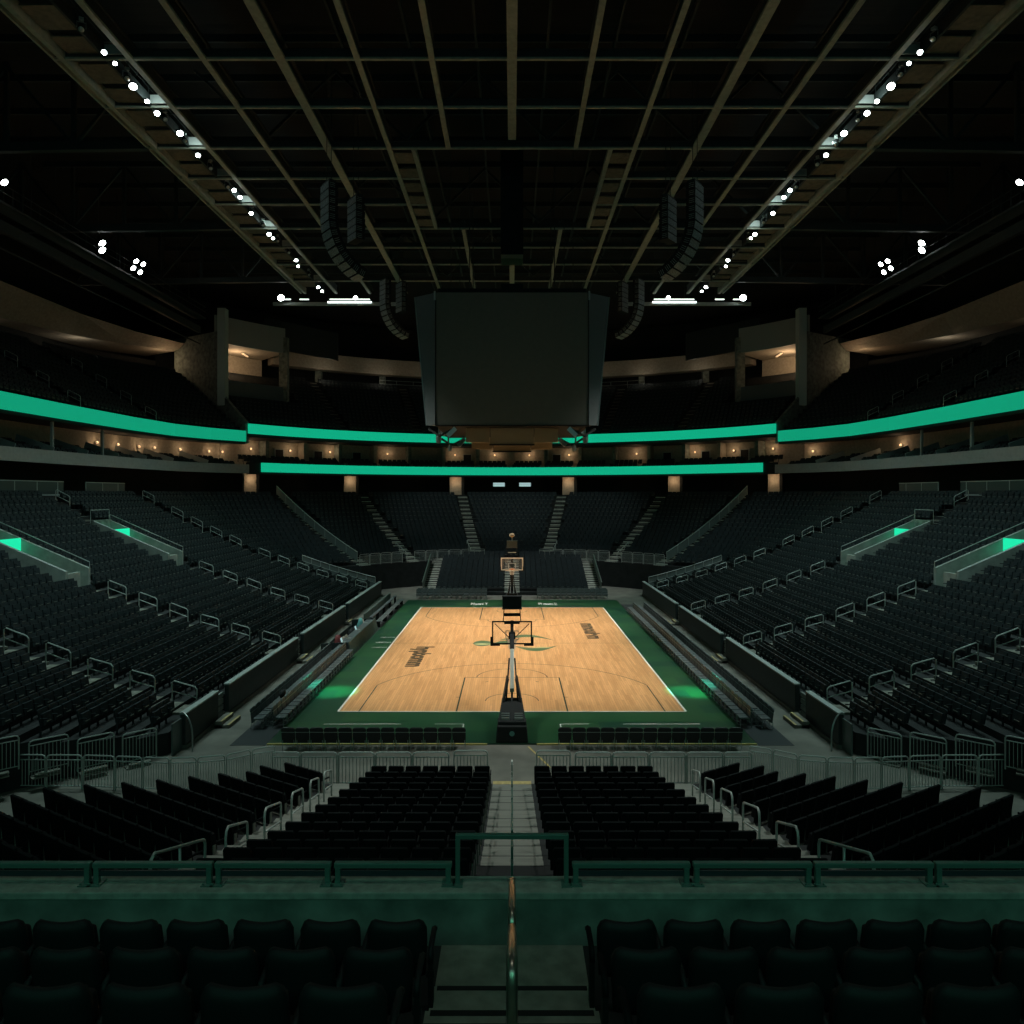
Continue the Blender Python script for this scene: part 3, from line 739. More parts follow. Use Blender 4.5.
# ------------------------------------------------------------------ vomitories in the side stands
M_vom = mat('parapet_concrete', (.33,.37,.33), .8, var=.2, scale=2)
for s in (-1, 1):
    for k, v in enumerate(VOMS):
        t = thing('vomitory_parapet', (0,0,0)); tag(t, f'sloping concrete parapet around the {"nearer" if k==0 else "farther"} entry ramp in the {SIDE[s]} stand', 'parapet')
        zf = lambda x: zrow((x-12.65)/.85)
        X0, X1 = VX0, VX1
        for e, nm in ((-1,'near_wall'),(1,'far_wall')):
            y = v+e*1.05; b = MB()
            vs = []
            for yy in (y-.1, y+.1):
                vs += [(s*X0,yy,zf(X0)-.8),(s*X1,yy,zf(X0)-.8),(s*X1,yy,zf(X1)+.45),(s*X0,yy,zf(X0)+.75)]
            b.add(vs, [(0,1,2,3),(7,6,5,4),(0,4,5,1),(1,5,6,2),(2,6,7,3),(3,7,4,0)]); b.build('side_wall', M_vom, t)
            b = MB(); b.tube([(s*X0,y,zf(X0)+.75),(s*X0,y,zf(X0)+1.1),(s*X1,y,zf(X1)+.85),(s*X1,y,zf(X1)+.45)], .025, 6)
            if e > 0: b.build('top_rail', M_rail, t)
            else: MB().bar((s*X0,y,zf(X0)+.765),(s*X1,y,zf(X1)+.465), .2, .03).build('coping', M_fascia, t)
        MB().box((min(s*X0,s*X1),v-1,zf(X0)-.9),(max(s*X0,s*X1),v+1,zf(X0)-.75)).build('ramp_floor', M_conc, t)
        MB().box((min(s*X0,s*(X0+.2)),v-.9,zf(X0)-.75),(max(s*X0,s*(X0+.2)),v+.2,zf(X0)+.62)).build('end_wall', M_vom, t)
        MB().box((min(s*(X1-.1),s*(X1+.1)),v-1.15,zf(X0)-.8),(max(s*(X1-.1),s*(X1+.1)),v+1.15,zf(X1)+.5)).build('back_wall', M_wallconc, t)
        b = MB(); xx = s*(X1-1.5); b.box((min(xx,xx+s*.1),v-.95,zf(X1)-1.05),(max(xx,xx+s*.1),v+.95,zf(X1)-.15)); b.build('green_lit_sign', M_greenlit, t)
        b = MB(); b.tube([(s*(X1+.1),v-1.15,zf(X1)+.3),(s*(X1+.1),v-1.15,zf(X1)+1.2),(s*(X1+.1),v+1.15,zf(X1)+1.2),(s*(X1+.1),v+1.15,zf(X1)+.3)], .025, 6); b.build('guard_rail', M_rail, t)

# ------------------------------------------------------------------ aisle handrails
def rail_proto(slope, L=1.0, h=.95):
    """loop rail: local +X climbs outward"""
    r = thing('aisle_handrail')
    p = []
    pts = [(0,0,0),(0,0,h-.08),(.08,0,h+slope*.08),(L-.08,0,h+slope*(L-.08)),(L,0,h-.08+slope*L),(L,0,slope*L-.02)]
    a = MB().tube(pts, .027, 6).build('top_loop', M_rail, r)
    c = MB().tube([(0,0,h*.55),(L,0,h*.55+slope*L)], .022, 6).build('mid_rail', M_rail, r)
    return kids(r, a, c)
RP = {k: rail_proto(k) for k in (.28, .38, .50)}
def put_rail(x, y, z, rz, slope, label, grp):
    k = min(RP, key=lambda q: abs(q-slope)); return put(RP[k], (x,y,z), rz, label, 'handrail', grp)
for s in (-1, 1):
    rz = 0 if s > 0 else PI
    for ai, ya in enumerate(AISLES):
        j = 0
        for n in range(0, N, 1):
            if n not in (0, 2, 4, 6, 8, 10, 13, 15, 17, 19, 22): continue
            x = 12.65+.85*n
            if ya in VOMS and VX0-.9 < x+.6 < VX1+.4: continue
            if ya == 29.0 and n > 8: continue
            j += 1
            put_rail(s*(x+.1), ya, zrow(n)+.014, rz, (zrow(n+1)-zrow(n))/.85, f'looped steel handrail in the {nth(ai+1)} aisle of the {SIDE[s]} stand, {nth(j)} up from courtside', f'handrails in the {SIDE[s]} stand')
    ang = math.radians(32)
    for j, (y0, y1) in enumerate(((20.4,21.25),(19.0,19.85),(17.4,18.35),(15.5,16.6),(13.4,14.5),(10.6,12.5),(8.9,9.9))):
        pass
for s in (-1, 1):
    for ai, a in enumerate((45, 56, 66.5)):
        for j, n in enumerate((0, 3, 6, 9)):
            x = (33.4 if a < 60 else 32.7)+.3+.82*n
            put_rail(s*x, a+(.096*n if a > 60 else 0), 16.27+.52*n, 0 if s > 0 else PI, .5, f'looped handrail on the {SIDE[s]} upper deck, {nth(ai+1)} aisle, {nth(j+1)} above the ribbon', f'{SIDE[s]} upper deck handrails')
    t = thing('deck_railing', (0,0,0)); tag(t, f'thin steel railing along the top of the far upper deck on the {SIDE[s]}', 'railing')
    for nm, z in (('top_rail', 25.4), ('mid_rail', 24.9)): MB().tube([(*polar(45.3, s*q), z) for q in range(6, 25, 2)], .04, 5).build(nm, M_chrome, t)
    b = MB()
    for q in range(6, 25, 3): b.tube([(*polar(45.3, s*q), 24.4),(*polar(45.3, s*q), 25.4)], .035, 5)
    b.build('posts', M_chrome, t)
# long railing along the top-of-corner aisles at the far end
for s in (-1, 1):
    for a, w in ((51.8, 'corner'),):
        t = thing('stair_railing', (0,0,0)); tag(t, f'long sloping railing beside the {SIDE[s]} corner stairs of the far stand', 'railing')
        pts = []; posts = MB()
        for n in range(8, N+1):
            x, y = polar(12.55+.85*n, s*a); z = zrow(n); pts.append((x,y,z+1.0))
            if n % 2 == 0: posts.tube([(x,y,z),(x,y,z+1.0)], .025, 5)
        MB().tube(pts, .045, 6).build('handrail', M_rail, t); posts.build('posts', M_rail, t)
        MB().strip([(p[0],p[1],p[2]-.9) for p in pts],[(p[0],p[1],p[2]-.1) for p in pts]).build('panel', mat('rail_panel',(.16,.19,.18),.6), t)
for s in (-1, 1):
    for a in (11, 33):
        t = thing('stair_railing', (0,0,0)); tag(t, f'short dark railing at the foot of the {"inner" if a==11 else "outer"} far stairs on the {SIDE[s]}', 'railing')
        b = MB(); pts = []
        for n in range(7, 11):
            x, y = polar(12.55+.85*n, s*(a+2.6)); pts.append((x,y,zrow(n)+.95)); b.tube([(x,y,zrow(n)),(x,y,zrow(n)+.95)], .025, 5)
        b.build('posts', M_rail, t); MB().tube(pts, .03, 6).build('handrail', M_rail, t)

# ------------------------------------------------------------------ picket fences
def fence_proto(name='fence_panel'):
    r = thing(name)
    w, h = .5, 1.1
    pts = [(-w,0,0),(-w,0,h-.09),(-w+.03,0,h-.03),(-w+.09,0,h),(w-.09,0,h),(w-.03,0,h-.03),(w,0,h-.09),(w,0,0)]
    a = MB().tube(pts, .024, 6).build('frame', M_rail, r)
    b = MB(); b.tube([(-w,0,h-.16),(w,0,h-.16)], .018, 6); b.tube([(-w,0,.1),(w,0,.1)], .018, 6); c = b.build('cross_rails', M_rail, r)
    b = MB()
    for i in range(9): x = -w+.1*(i+1); b.tube([(x,0,.1),(x,0,h-.16)], .011, 5)
    d = b.build('pickets', M_rail, r)
    return kids(r, a, c, d)
FP = fence_proto()
def fence(p, q, label, grp, z=0.0, zq=None):
    zq = z if zq is None else zq
    L = math.hypot(q[0]-p[0], q[1]-p[1])
    o = put(FP, ((p[0]+q[0])/2, (p[1]+q[1])/2, (z+zq)/2), math.atan2(q[1]-p[1], q[0]-p[0]), label, 'fence', grp)
    o.scale = ((L-.06), 1, 1)
for s in (-1, 1):
    S = SIDE[s]
    xs = [2.05,3.28,4.5,5.72,6.95,7.9]
    for i in range(5): fence((s*xs[i],23.55),(s*xs[i+1],23.55), f'grey picket fence panel {S} of the centre aisle, {nth(i+1)} out, behind baseline chairs', f'{S} front fence')
    fence((s*.78,23.7),(s*1.95,23.7), f'grey gate panel of pickets beside the {S} of the centre aisle mouth', f'{S} front fence')
    pts = [(7.95,24.15),(8.65,23.8),(9.3,23.3),(10.15,23.1),(11.0,23.05),(11.9,23.1),(12.85,23.2),(13.95,23.3),(15.15,23.3),(16.3,23.35),(17.5,23.4)]
    for i in range(len(pts)-1):
        fence((s*pts[i][0],pts[i][1]),(s*pts[i+1][0],pts[i+1][1]), f'picket panel on the {S} outer fence run, {nth(i+1)} from the bend by the chairs', f'{S} outer fence run')
    # stepped fence on the end of the side stand
    for i in range(6):
        d0, d1 = .25+i*1.02, .25+i*1.02+.86
        zz = max(.0, zrow((d0)/.85)-.95)*.9
        fence((s*(12.65+d0),26.3-.92*d0),(s*(12.65+d1),26.3-.92*d1), f'picket guard panel on the near end of the {S} stand, {nth(i+1)} up from the floor', f'{S} stand end guards', zz, zz)
        b = MB()
        for q in range(2):
            b.box((-.40,-.05+.12*q,.10*q),(.40-.1*q,.28,.10*q+.05))
        o = b.build('end_step', mat('side_aisle_concrete',(.15,.15,.125)))
        o.location = (s*(12.65+d0+.35), 26.3-.92*(d0+.35)-.42, zz+.001); o.rotation_euler = (0,0,math.atan2(-.92, s)); tag(o, f'pale step block below the {nth(i+1)} guard panel at the {S} stand end', 'step', f'{S} stand end steps')
    # curved grab rail on the end of the padded wall
    t = thing('curved_grab_rail', (s*12.45,26.75,0)); tag(t, f'pale curved grab rail at the near end of the {S} padded wall', 'handrail')
    pts = [(-s*.0,.3,1.35)]+[(-s*.55*math.sin(u*PI/12), .3-.35*math.sin(u*PI/12), .55+.8*math.cos(u*PI/12)) for u in range(1,7)]+[(-s*.55,-.05,0)]
    MB().tube(pts, .03, 7).build('rail', M_chrome, t); MB().box((-.04,.26,0),(.04,.34,1.35)).build('post', M_rail, t)
    MB().box((-.03,-.5,0),(.03,.26,1.15)).build('glass_panel', mat('grey_panel',(.10,.13,.125),.3), t)

# padded dasher walls with gaps and step boxes
for s in (-1, 1):
    S = SIDE[s]; gaps = (30.6, 41.8, 53.4)
    edges = [27.0]+[e for g in gaps for e in (g-.55, g+.55)]+[67.6]
    for k in range(0, len(edges), 2):
        b = MB(); b.box((s*12.4-.1,edges[k],.12),(s*12.4+.1,edges[k+1],1.28)); o = b.build('padded_wall', M_pad, bevel=.02)
        tag(o, f'long black padded wall below the {S} stand, {nth(k//2+1)} length from the near end', 'barrier wall', f'{S} padded walls')
        b = MB(); b.box((s*12.4-.13,edges[k],1.282),(s*12.4+.13,edges[k+1],1.34)); b.build('cap_rail', M_fascia, o)
        b = MB(); b.box((s*12.4-.16,edges[k],.0),(s*12.4+.16,edges[k+1],.118)); b.build('kick_base', M_conc, o)
    for k, g in enumerate(gaps):
        t = thing('stair_gate', (s*12.55,g,0)); tag(t, f'pale slatted gate steps in the {nth(k+1)} gap of the {S} padded wall', 'gate', f'{S} wall gates')
        for q in range(4): MB().box((-.04,-.5,.0+.27*q),(.04,.5,.20+.27*q)).build('slat', mat('gate_slat',(.22,.24,.22),.6), t)
        t = thing('step_box', (s*11.85,g-.7,0), 0); tag(t, f'yellow edged wooden step box on the concrete at the {nth(k+1)} gap of the {S} wall', 'step box', f'{S} step boxes')
        for q in range(2):
            b = MB(); b.box((-.30+s*.0+(.3*q if s > 0 else 0),-.62,.0),(.30-(.3*q if s < 0 else 0),.62,.14+.14*q)); b.build('tread', M_conc, t)
            xx = (-.30+.3*q)*s
            b = MB(); b.box((min(xx,xx+s*.09),-.62,.141+.14*q),(max(xx,xx+s*.09),.62,.156+.14*q)); b.build('yellow_edge', M_ply, t)
# floor kerb shadows: low curb line in front of the padded wall
for s in (-1, 1):
    b = MB(); b.box((s*12.05-.2,27,0),(s*12.05+.2,29.0,.05)); 
# guard rails over the arc wall at the foot of the far stand
for s in (-1, 1):
    k = 0
    for a0 in range(9, 51, 4):
        if 9.4 < a0 < 12 or 30 < a0 < 36: continue
        P, Q = polar(18.6, s*a0), polar(18.6, s*(a0+3.9)); k += 1
        fence(P, Q, f'guard panel along the foot of the far stand on the {SIDE[s]}, {nth(k)} from the middle', f'{SIDE[s]} guards of the far stand', zrow(7)+.002)
    # descending rail on the far end of the side stand
    t = thing('stair_railing', (0,0,0)); tag(t, f'sloping railing down the far end of the {SIDE[s]} stand above the dark tunnel', 'railing')
    pts = [(s*(12.65+.85*n+.1), 66.85, zrow(n)+1.0) for n in range(0, 9)]
    b = MB(); b.tube(pts, .035, 6); b.tube([(x,y,z-.5) for x,y,z in pts], .02, 5); b.build('handrail', M_rail, t)
    b = MB()
    for x, y, z in pts: b.tube([(x,y,z-1.0),(x,y,z)], .022, 5)
    b.build('posts', M_rail, t)
    b = MB(); b.strip([(x,y+.02,z-.95) for x,y,z in pts],[(x,y+.02,z-.1) for x,y,z in pts]); b.build('mesh_panel', mat('rail_panel',(.16,.19,.18),.6), t)
    t = thing('stair_railing', (0,0,0)); tag(t, f'sloping side railing of the low far stand on the {SIDE[s]}', 'railing')
    pts = [(s*8.45, 67.6+.86*i, 1.25+.255*i) for i in range(9)]
    MB().tube(pts, .05, 6).build('handrail', M_chrome, t)
    b = MB(); b.strip([(x,y,z-1.0) for x,y,z in pts],[(x,y,z-.08) for x,y,z in pts]); b.build('panel', mat('rail_panel',(.16,.19,.18),.6), t)
# platform rails at the top of the side stands
for s in (-1, 1):
    for k, (y0, y1, x) in enumerate(((30.0,53.7,33.6),(56.5,62.2,33.6))):
        t = thing('platform_railing', (0,0,0)); tag(t, f'glazed railing of the {"near" if k==0 else "far"} wheelchair platform above the {SIDE[s]} stand', 'railing')
        MB().box((s*x-.04,y0,9.35),(s*x+.04,y1,9.55)).build('kerb', M_fascia, t)
        b = MB()
        yy = y0
        while yy <= y1: b.box((s*x-.03,yy-.03,9.3),(s*x+.03,yy+.03,10.5)); yy += 2.3
        b.build('posts', M_rail, t); MB().box((s*x-.03,y0,10.45),(s*x+.03,y1,10.51)).build('top_rail', M_rail, t)
        MB().box((s*x-.01,y0,9.55),(s*x+.01,y1,10.45)).build('panel', mat('platform_panel',(.05,.065,.065),.3), t)

# ------------------------------------------------------------------ front stand (between the camera and the near baseline)
ZT = [1.10,1.28,1.49,1.71,1.91,2.10,2.32,2.55,2.77,3.02,3.30,3.61,3.90,4.2]
YB = [22.4-.93*i for i in range(14)]
ZF = [z-.84 for z in ZT]
b = MB(); st = MB()
xl = lambda i: 4.42+.055*max(0, i-2)
for i in range(13):
    y0, y1 = YB[i]-.25, YB[i]+.68
    for s in (-1, 1):
        e = 6.3+.06*i if i < 11 else 7.5
        b.box((min(s*.62,s*e),y0,0),(max(s*.62,s*e),y1,ZF[i]))
    # centre aisle: full and half steps with dark nosings
    zp = ZF[i+1]
    b.box((-.62,y0,0),(.62,y1,ZF[i]-.01)); 
    if i < 10: st.box((-.62,y0+.46,ZF[i]-.01),(.62,y1-.05,ZF[i])); st.box((-.62,y0,ZF[i]-.01),(.62,y0+.44,(ZF[i]+zp)/2))
    for s in (-1, 1):
        xa, xb = sorted((s*(xl(i)+.12), s*(5.75+.06*i)))
        st.box((xa,y0+.46,ZF[i]),(xb,y1-.03,ZF[i]+.01)); st.box((xa,y0,ZF[i]),(xb,y0+.44,(ZF[i]+zp)/2))
struct(b.build('floor_front_terrace', M_conc2), 'dark stepped terrace in front of the near wall')
struct(st.build('floor_front_steps', M_step), 'pale centre and side aisle steps of the front terrace')
b = MB(); b.box((-.62,YB[0]+.68-.05,0),(-.02,YB[0]+.70+.18,ZF[0]+.004)); b.box((.02,YB[0]+.68-.05,0),(.62,YB[0]+.70+.18,ZF[0]+.004))
struct(b.build('trim_2', M_ply), 'yellow plywood edge at the foot of the centre aisle')
# thin centre rail of the front aisle
t = thing('centre_handrail', (0,0,0)); tag(t, 'thin dark handrail running down the middle of the front aisle steps', 'handrail')
b = MB(); b.tube([(0,YB[12],ZF[12]+.72),(0,YB[0]-.2,ZF[0]+.72)], .022, 6); b.build('top_rail', M_greenrail, t)
b = MB()
for i in range(0, 13, 2): b.tube([(0,YB[i]+.3,ZF[i]),(0,YB[i]+.3,ZF[i]+.85)], .02, 6)
b.build('posts', M_greenrail, t)
UX, UY = .857, -.515; NX, NY = -.515, -.857
L0 = (-7.3, 22.8)
def side_row(i, s, t, back=0.0):
    x = L0[0]+.88*i*NX+t*UX+NX*back; y = L0[1]+.88*i*NY+t*UY+NY*back; return (-s*x if s > 0 else x, y)
def T_i(i): return (1.5+.393*i)/.857
for s in (-1, 1):
    b = MB()
    for i in range(14):
        T = T_i(i)+.2; z = ZF[i]-.006
        poly = [side_row(i,s,-.15,-.63), side_row(i,s,T,-.63), side_row(i,s,T,.25), side_row(i,s,-.15,.25)]
        b.slab(poly if s > 0 else poly[::-1], 0, z)
    struct(b.build(f'floor_front_wing_{SIDE[s]}', M_conc2), f'dark stepped wing terrace on the {SIDE[s]} of the front stand')
# individual seats of the front stand
def front_seat_proto():
    r = thing('tip_up_seat'); w = .245
    Mb = Matrix.Translation((0,0,.40)) @ Matrix.Rotation(math.radians(7),4,'X')
    a = MB().prism([(-w*.96,-.14),(w*.96,-.14),(w,.41),(w-.02,.445),(-w+.02,.445),(-w,.41)], -.03, .03, Mb).build('backrest', M_seat, r, bevel=.01)
    c = MB().box((-.22,0,0),(.22,.09,.38), Matrix.Translation((0,.05,.38)) @ Matrix.Rotation(math.radians(9),4,'X')).build('seat', M_seat, r, bevel=.02)
    b = MB(); b.box((.252,-.03,.56),(.286,.30,.60)); d = b.build('armrest', M_seat, r, bevel=.008)
    b = MB(); b.box((.254,-.02,0),(.284,.05,.56)); b.box((.25,-.04,0),(.288,.14,.03)); b.box((-.17,-.075,.232),(.17,-.045,.25)); e = b.build('support', M_seatfoot, r)
    return kids(r, a, c, d, e)
FSP = front_seat_proto()
cand = []
for i in range(13):
    n = 7 if i < 10 else 8
    p = (xl(i)-.66)/n
    for s in (-1, 1):
        for k in range(n):
            cand.append((s*(.66+p*(k+.5)), YB[i], ZF[i], 0.0, p/.56, f'black tip-up seat {nth(k+1)} {SIDE[s]} from the centre aisle, {nth(i+1)} row from the front fence', f'front stand seats {SIDE[s]} of the centre aisle'))
for i in range(13):
    T = T_i(i); n = int(T/.54)
    for s in (-1, 1):
        for k in range(n):
            t_ = T-.54*(k+.5); x, y = side_row(i, s, t_)
            if abs(x)-.2 > y*512/717: continue
            cand.append((x, y, ZF[i]-.006, -s*math.radians(31) if s < 0 else math.radians(31), .96, f'black tip-up seat {nth(k+1)} from the aisle in the {SIDE[s]} wing, {nth(i+1)} row from front', f'front stand seats in the {SIDE[s]} wing'))
cand = [(c if abs(c[3]) < .01 else (*c[:3], (-1 if c[0] < 0 else 1)*math.radians(31), *c[4:])) for c in cand]
cand = [c for c in cand if HY+F*(CZ-c[2]-.84)/c[1] < 862]
cand.sort(key=lambda c: c[1]**2+c[0]**2)
for c in cand[:300]:
    o = put(FSP, c[:3], c[3], c[5], 'seat', c[6]); o.scale = (c[4], 1, 1)
FS2 = Fast(); mb = MB(); w = .245
mb.prism([(-w*.96,-.14),(w*.96,-.14),(w,.41),(w-.02,.445),(-w+.02,.445),(-w,.41)], -.03, .03, Matrix.Translation((0,0,.40)) @ Matrix.Rotation(math.radians(7),4,'X'))
mb.box((-.22,0,0),(.22,.09,.38), Matrix.Translation((0,.05,.38)) @ Matrix.Rotation(math.radians(9),4,'X'))
mb.box((.252,-.03,.56),(.286,.30,.60)); mb.box((.254,-.02,0),(.284,.05,.56), None, 1)
pr = FS2.proto(mb)
for c in cand[300:]: FS2.put(pr, *c[:4], c[4])
if len(cand) > 300: tag(FS2.build('front_row_seats', [M_seat, M_seatfoot]), 'farthest rows of black tip-up seats nearest the front fence', 'seats', kind='stuff')
# handrails of the two side aisles of the front stand
for s in (-1, 1):
    for j, (y0, y1) in enumerate(((20.4,21.25),(19.0,19.85),(17.4,18.35),(15.5,16.6),(13.4,14.5),(10.6,12.5),(8.9,9.9))):
        za = float(np.interp(-y0, [-q for q in YB], ZF)); zb = float(np.interp(-y1, [-q for q in YB], ZF))
        x0 = s*(5.35 if j < 6 else 5.7)
        t = thing('front_aisle_handrail', (x0,y0,za)); tag(t, f'bent steel handrail in the {SIDE[s]} side aisle of front stand, {nth(j+1)} from the front fence', 'handrail', f'{SIDE[s]} front aisle handrails')
        L = y1-y0; dz = zb-za; h = .95
        pts = [(0,0,0),(0,0,h-.16),(0,.03,h-.05),(0,.12,h),(0,L-.1,h+dz),(0,L-.03,h+dz-.04),(0,L,h+dz-.12),(0,L,dz)]
        MB().tube(pts, .026, 8).build('loop', M_rail, t, smooth=True)
        b = MB(); b.tube([(0,0,h*.5),(0,L,h*.5+dz)], .022, 8)
        if L > 1.5: b.tube([(0,L*.5,dz*.5),(0,L*.5,h+dz*.5)], .022, 8)
        b.build('mid_rail', M_rail, t, smooth=True)

# ------------------------------------------------------------------ near wall, ledge, rails
b = MB(); b.box((-14,6.72,-.01),(14,6.98,5.80)); struct(b.build('wall_near', M_wallconc), 'green tinted concrete wall in front of the nearest seats')
b = MB(); b.box((-14,6.70,5.80),(14,7.0,5.87)); o = b.build('trim_3', M_ledge, bevel=.01); struct(o, 'concrete ledge on top of the near wall')
RY = 6.86; XP = lambda px: (px-512)*RY/F
segs = [(-150,-30),(-28,91.4),(93.4,213.2),(215.2,331.5),(334.5,452),(572,690),(692.8,811.7),(813.7,932.6),(934.6,1054),(1056,1176)]
for k, (a, c) in enumerate(segs):
    s = -1 if c < 512 else 1; idx = (5-k) if s < 0 else k-4
    t = thing('ledge_guard_rail', (0,RY,5.87)); tag(t, f'low green-lit guard rail on the concrete ledge, {nth(idx)} {SIDE[s]} of the raised middle one', 'guard rail', f'{SIDE[s]} ledge rails')
    x0, x1 = XP(a), XP(c)
    b = MB(); b.box((x0,-.03,.155),(x1,.03,.205)); b.build('top_rail', M_greenrail, t, bevel=.008)
    b = MB(); b.box((x0+.06,-.012,.075),(x1-.06,.012,.125)); b.build('lower_rail', mat('dark_blue_rail',(.03,.045,.055),.4), t)
    for x in (x0+.035, x1-.035):
        b = MB(); b.box((x-.025,-.025,0),(x+.025,.025,.156)); b.build('post', M_greenrail, t, bevel=.005)
        b = MB(); b.box((x-.06,-.07,0),(x+.06,.07,.012))
        for dx in (-.04,.04): b.lathe([(.011,0),(.011,.012),(.004,.016)], 6, Matrix.Translation((x+dx,-.05,.012)))
        b.build('base_plate', M_greenrail, t)
t = thing('raised_guard_rail', (0,RY,5.87)); tag(t, 'taller square green-lit guard rail at the head of the centre aisle', 'guard rail')
x0, x1 = XP(455.5), XP(568.5)
MB().box((x0,-.025,.43),(x1,.025,.475)).build('top_rail', M_greenrail, t, bevel=.006)
for x in (x0+.022, x1-.022):
    MB().box((x-.022,-.022,0),(x+.022,.022,.432)).build('post', M_greenrail, t, bevel=.005); MB().box((x-.05,-.08,0),(x+.05,.06,.012)).build('base_plate', M_greenrail, t)

# near deck
FZ = [5.36,5.66,6.11,6.5,6.92,7.34,7.76]; FY = [6.72,5.45,4.52,3.6,2.68,1.76,.84,-.08]
b = MB(); 
for i in range(7): b.box((-14,FY[i+1],FZ[i]-2),(14,FY[i],FZ[i]))
b.box((-14,-4,5.5),(14,FY[7],7.76))
struct(b.build('floor_near_deck', M_conc2), 'dark stepped deck of the nearest seats')
b = MB(); c = MB()
for i in range(6):
    b.box((-.66,FY[i+1]+.005,FZ[i]),(.66,FY[i]-.002,FZ[i]+.008))
    zh = (FZ[i]+FZ[i+1])/2; b.box((-.66,FY[i+1]+.0,FZ[i]),(.66,FY[i+1]+.5,zh))
    c.box((-.62,FY[i+1]+.45,zh),(.62,FY[i+1]+.501,zh+.004)); c.box((-.62,FY[i+1]-.055,FZ[i+1]+.008),(.62,FY[i+1]+.002,FZ[i+1]+.012))
struct(b.build('floor_near_steps', mat('near_step_concrete',(.23,.235,.195),.8,var=.3,scale=5,bump=.05)), 'concrete steps between the nearest seats')
struct(c.build('trim_4', M_black), 'black nosing strips on the nearest steps')
# centre handrail in the foreground
t = thing('foreground_handrail', (0,0,0)); tag(t, 'round steel handrail rising along the middle of the nearest steps', 'handrail')
b = MB(); b.tube([(0,4.52,FZ[2]),(0,4.52,6.80),(0,4.49,6.87),(0,4.42,6.92),(0,3.74,7.19),(0,3.68,7.20),(0,3.63,7.17),(0,3.61,7.08),(0,3.61,FZ[3])], .029, 16); b.build('near_length', M_copper, t, smooth=True)
b = MB(); b.tube([(0,6.46,FZ[0]),(0,6.46,6.05),(0,6.43,6.12),(0,6.36,6.165),(0,5.1,6.66),(0,5.04,6.665),(0,4.99,6.64),(0,4.97,6.56),(0,4.97,FZ[1])], .029, 16); b.build('far_length', M_copper, t, smooth=True)
# nearest seats
M_nearseat = mat('black_padded_vinyl', (.0085, .0112, .0125), .62, var=.2, spec=.28)
def near_seat_proto():
    r = thing('padded_stadium_seat')
    Mb = Matrix.Translation((0,0,.37)) @ Matrix.Rotation(math.radians(8),4,'X')
    W, H = .236, .475; nx_, nz_ = 12, 8
    vs = []; fs = []
    def outline(u, v):          # u -1..1, v 0..1 ; narrower foot, rounded shoulders, dipped top edge
        w = W*(.93+.07*min(1, v*1.6)); e = max(0.0, (v-.86)/.14); w -= .026*e*e
        top = H+.012*(abs(u)**1.5)-.004 - (.03*max(0, abs(u)-.86)/.14)
        return (u*w, v*top)
    for side in (0, 1):
        for j in range(nz_+1):
            for i in range(nx_+1):
                u = -1+2*i/nx_; v = j/nz_; x, z = outline(u, v)
                bow = .035*(u*u); puff = .018*(1-u**4)*(1-(2*v-1)**4)
                y = (-.032-puff*.6 if side == 0 else .032+puff)+bow*(1.0)
                edge = max(abs(u)**8, abs(2*v-1)**10); y = y*(1-.5*edge)+bow*.5*edge
                vs.append((x, y, z))
    n1 = (nx_+1)*(nz_+1)
    for j in range(nz_):
        for i in range(nx_):
            a_ = j*(nx_+1)+i; q = (a_, a_+1, a_+nx_+2, a_+nx_+1); fs.append(q); fs.append(tuple(n1+k for k in reversed(q)))
    ring = [i for i in range(nx_+1)]+[j*(nx_+1)+nx_ for j in range(1,nz_+1)]+[nz_*(nx_+1)+i for i in range(nx_-1,-1,-1)]+[j*(nx_+1) for j in range(nz_-1,0,-1)]
    for k in range(len(ring)): a_, c_ = ring[k], ring[(k+1)%len(ring)]; fs.append((c_, a_, n1+a_, n1+c_))
    back = MB().add(vs, fs, Mb).build('backrest', M_nearseat, r, smooth=True)
    seat = MB().box((-.21,0,0),(.21,.10,.40), Matrix.Translation((0,.08,.34)) @ Matrix.Rotation(math.radians(12),4,'X')).build('seat', M_nearseat, r, bevel=.03)
    out = [back, seat]
    for s in (1,):
        b = MB(); x = s*.266
        b.tube([(x,-.05,.52),(x,-.02,.585),(x,.06,.605),(x,.26,.60),(x,.31,.57)], .024, 6); out.append(b.build('armrest', M_nearseat, r, smooth=True))
        b = MB(); b.box((x-.02,-.04,.03),(x+.02,.05,.56)); b.box((x-.035,-.09,0),(x+.035,.18,.03)); b.box((x-.03,-.055,.40),(x+.03,-.03,.45)); out.append(b.build('support', M_black, r))
    return kids(r, *out)
NSP = near_seat_proto()
NS_rows = [(5.74,0,7),(4.92,1,7),(3.90,2,6)]
for y, i, n in NS_rows:
    for s in (-1, 1):
        for k in range(n):
            o = put(NSP, (s*(.915+k*.533),y,FZ[i]+.001), 0, f'black padded seat in the {("front","second","third")[i]} of the nearest rows, {nth(k+1)} {SIDE[s]} of the steps', 'seat', f'nearest seats {SIDE[s]} of the steps')
            if s > 0 and k == 0:
                x = -.278; b = MB(); b.tube([(x,-.05,.52),(x,-.02,.585),(x,.06,.605),(x,.26,.60),(x,.31,.57)], .024, 6); b.build('armrest', M_seat, o, smooth=True)
                b = MB(); b.box((x-.02,-.04,.03),(x+.02,.05,.56)); b.box((x-.035,-.09,0),(x+.035,.18,.03)); b.build('support', M_black, o)

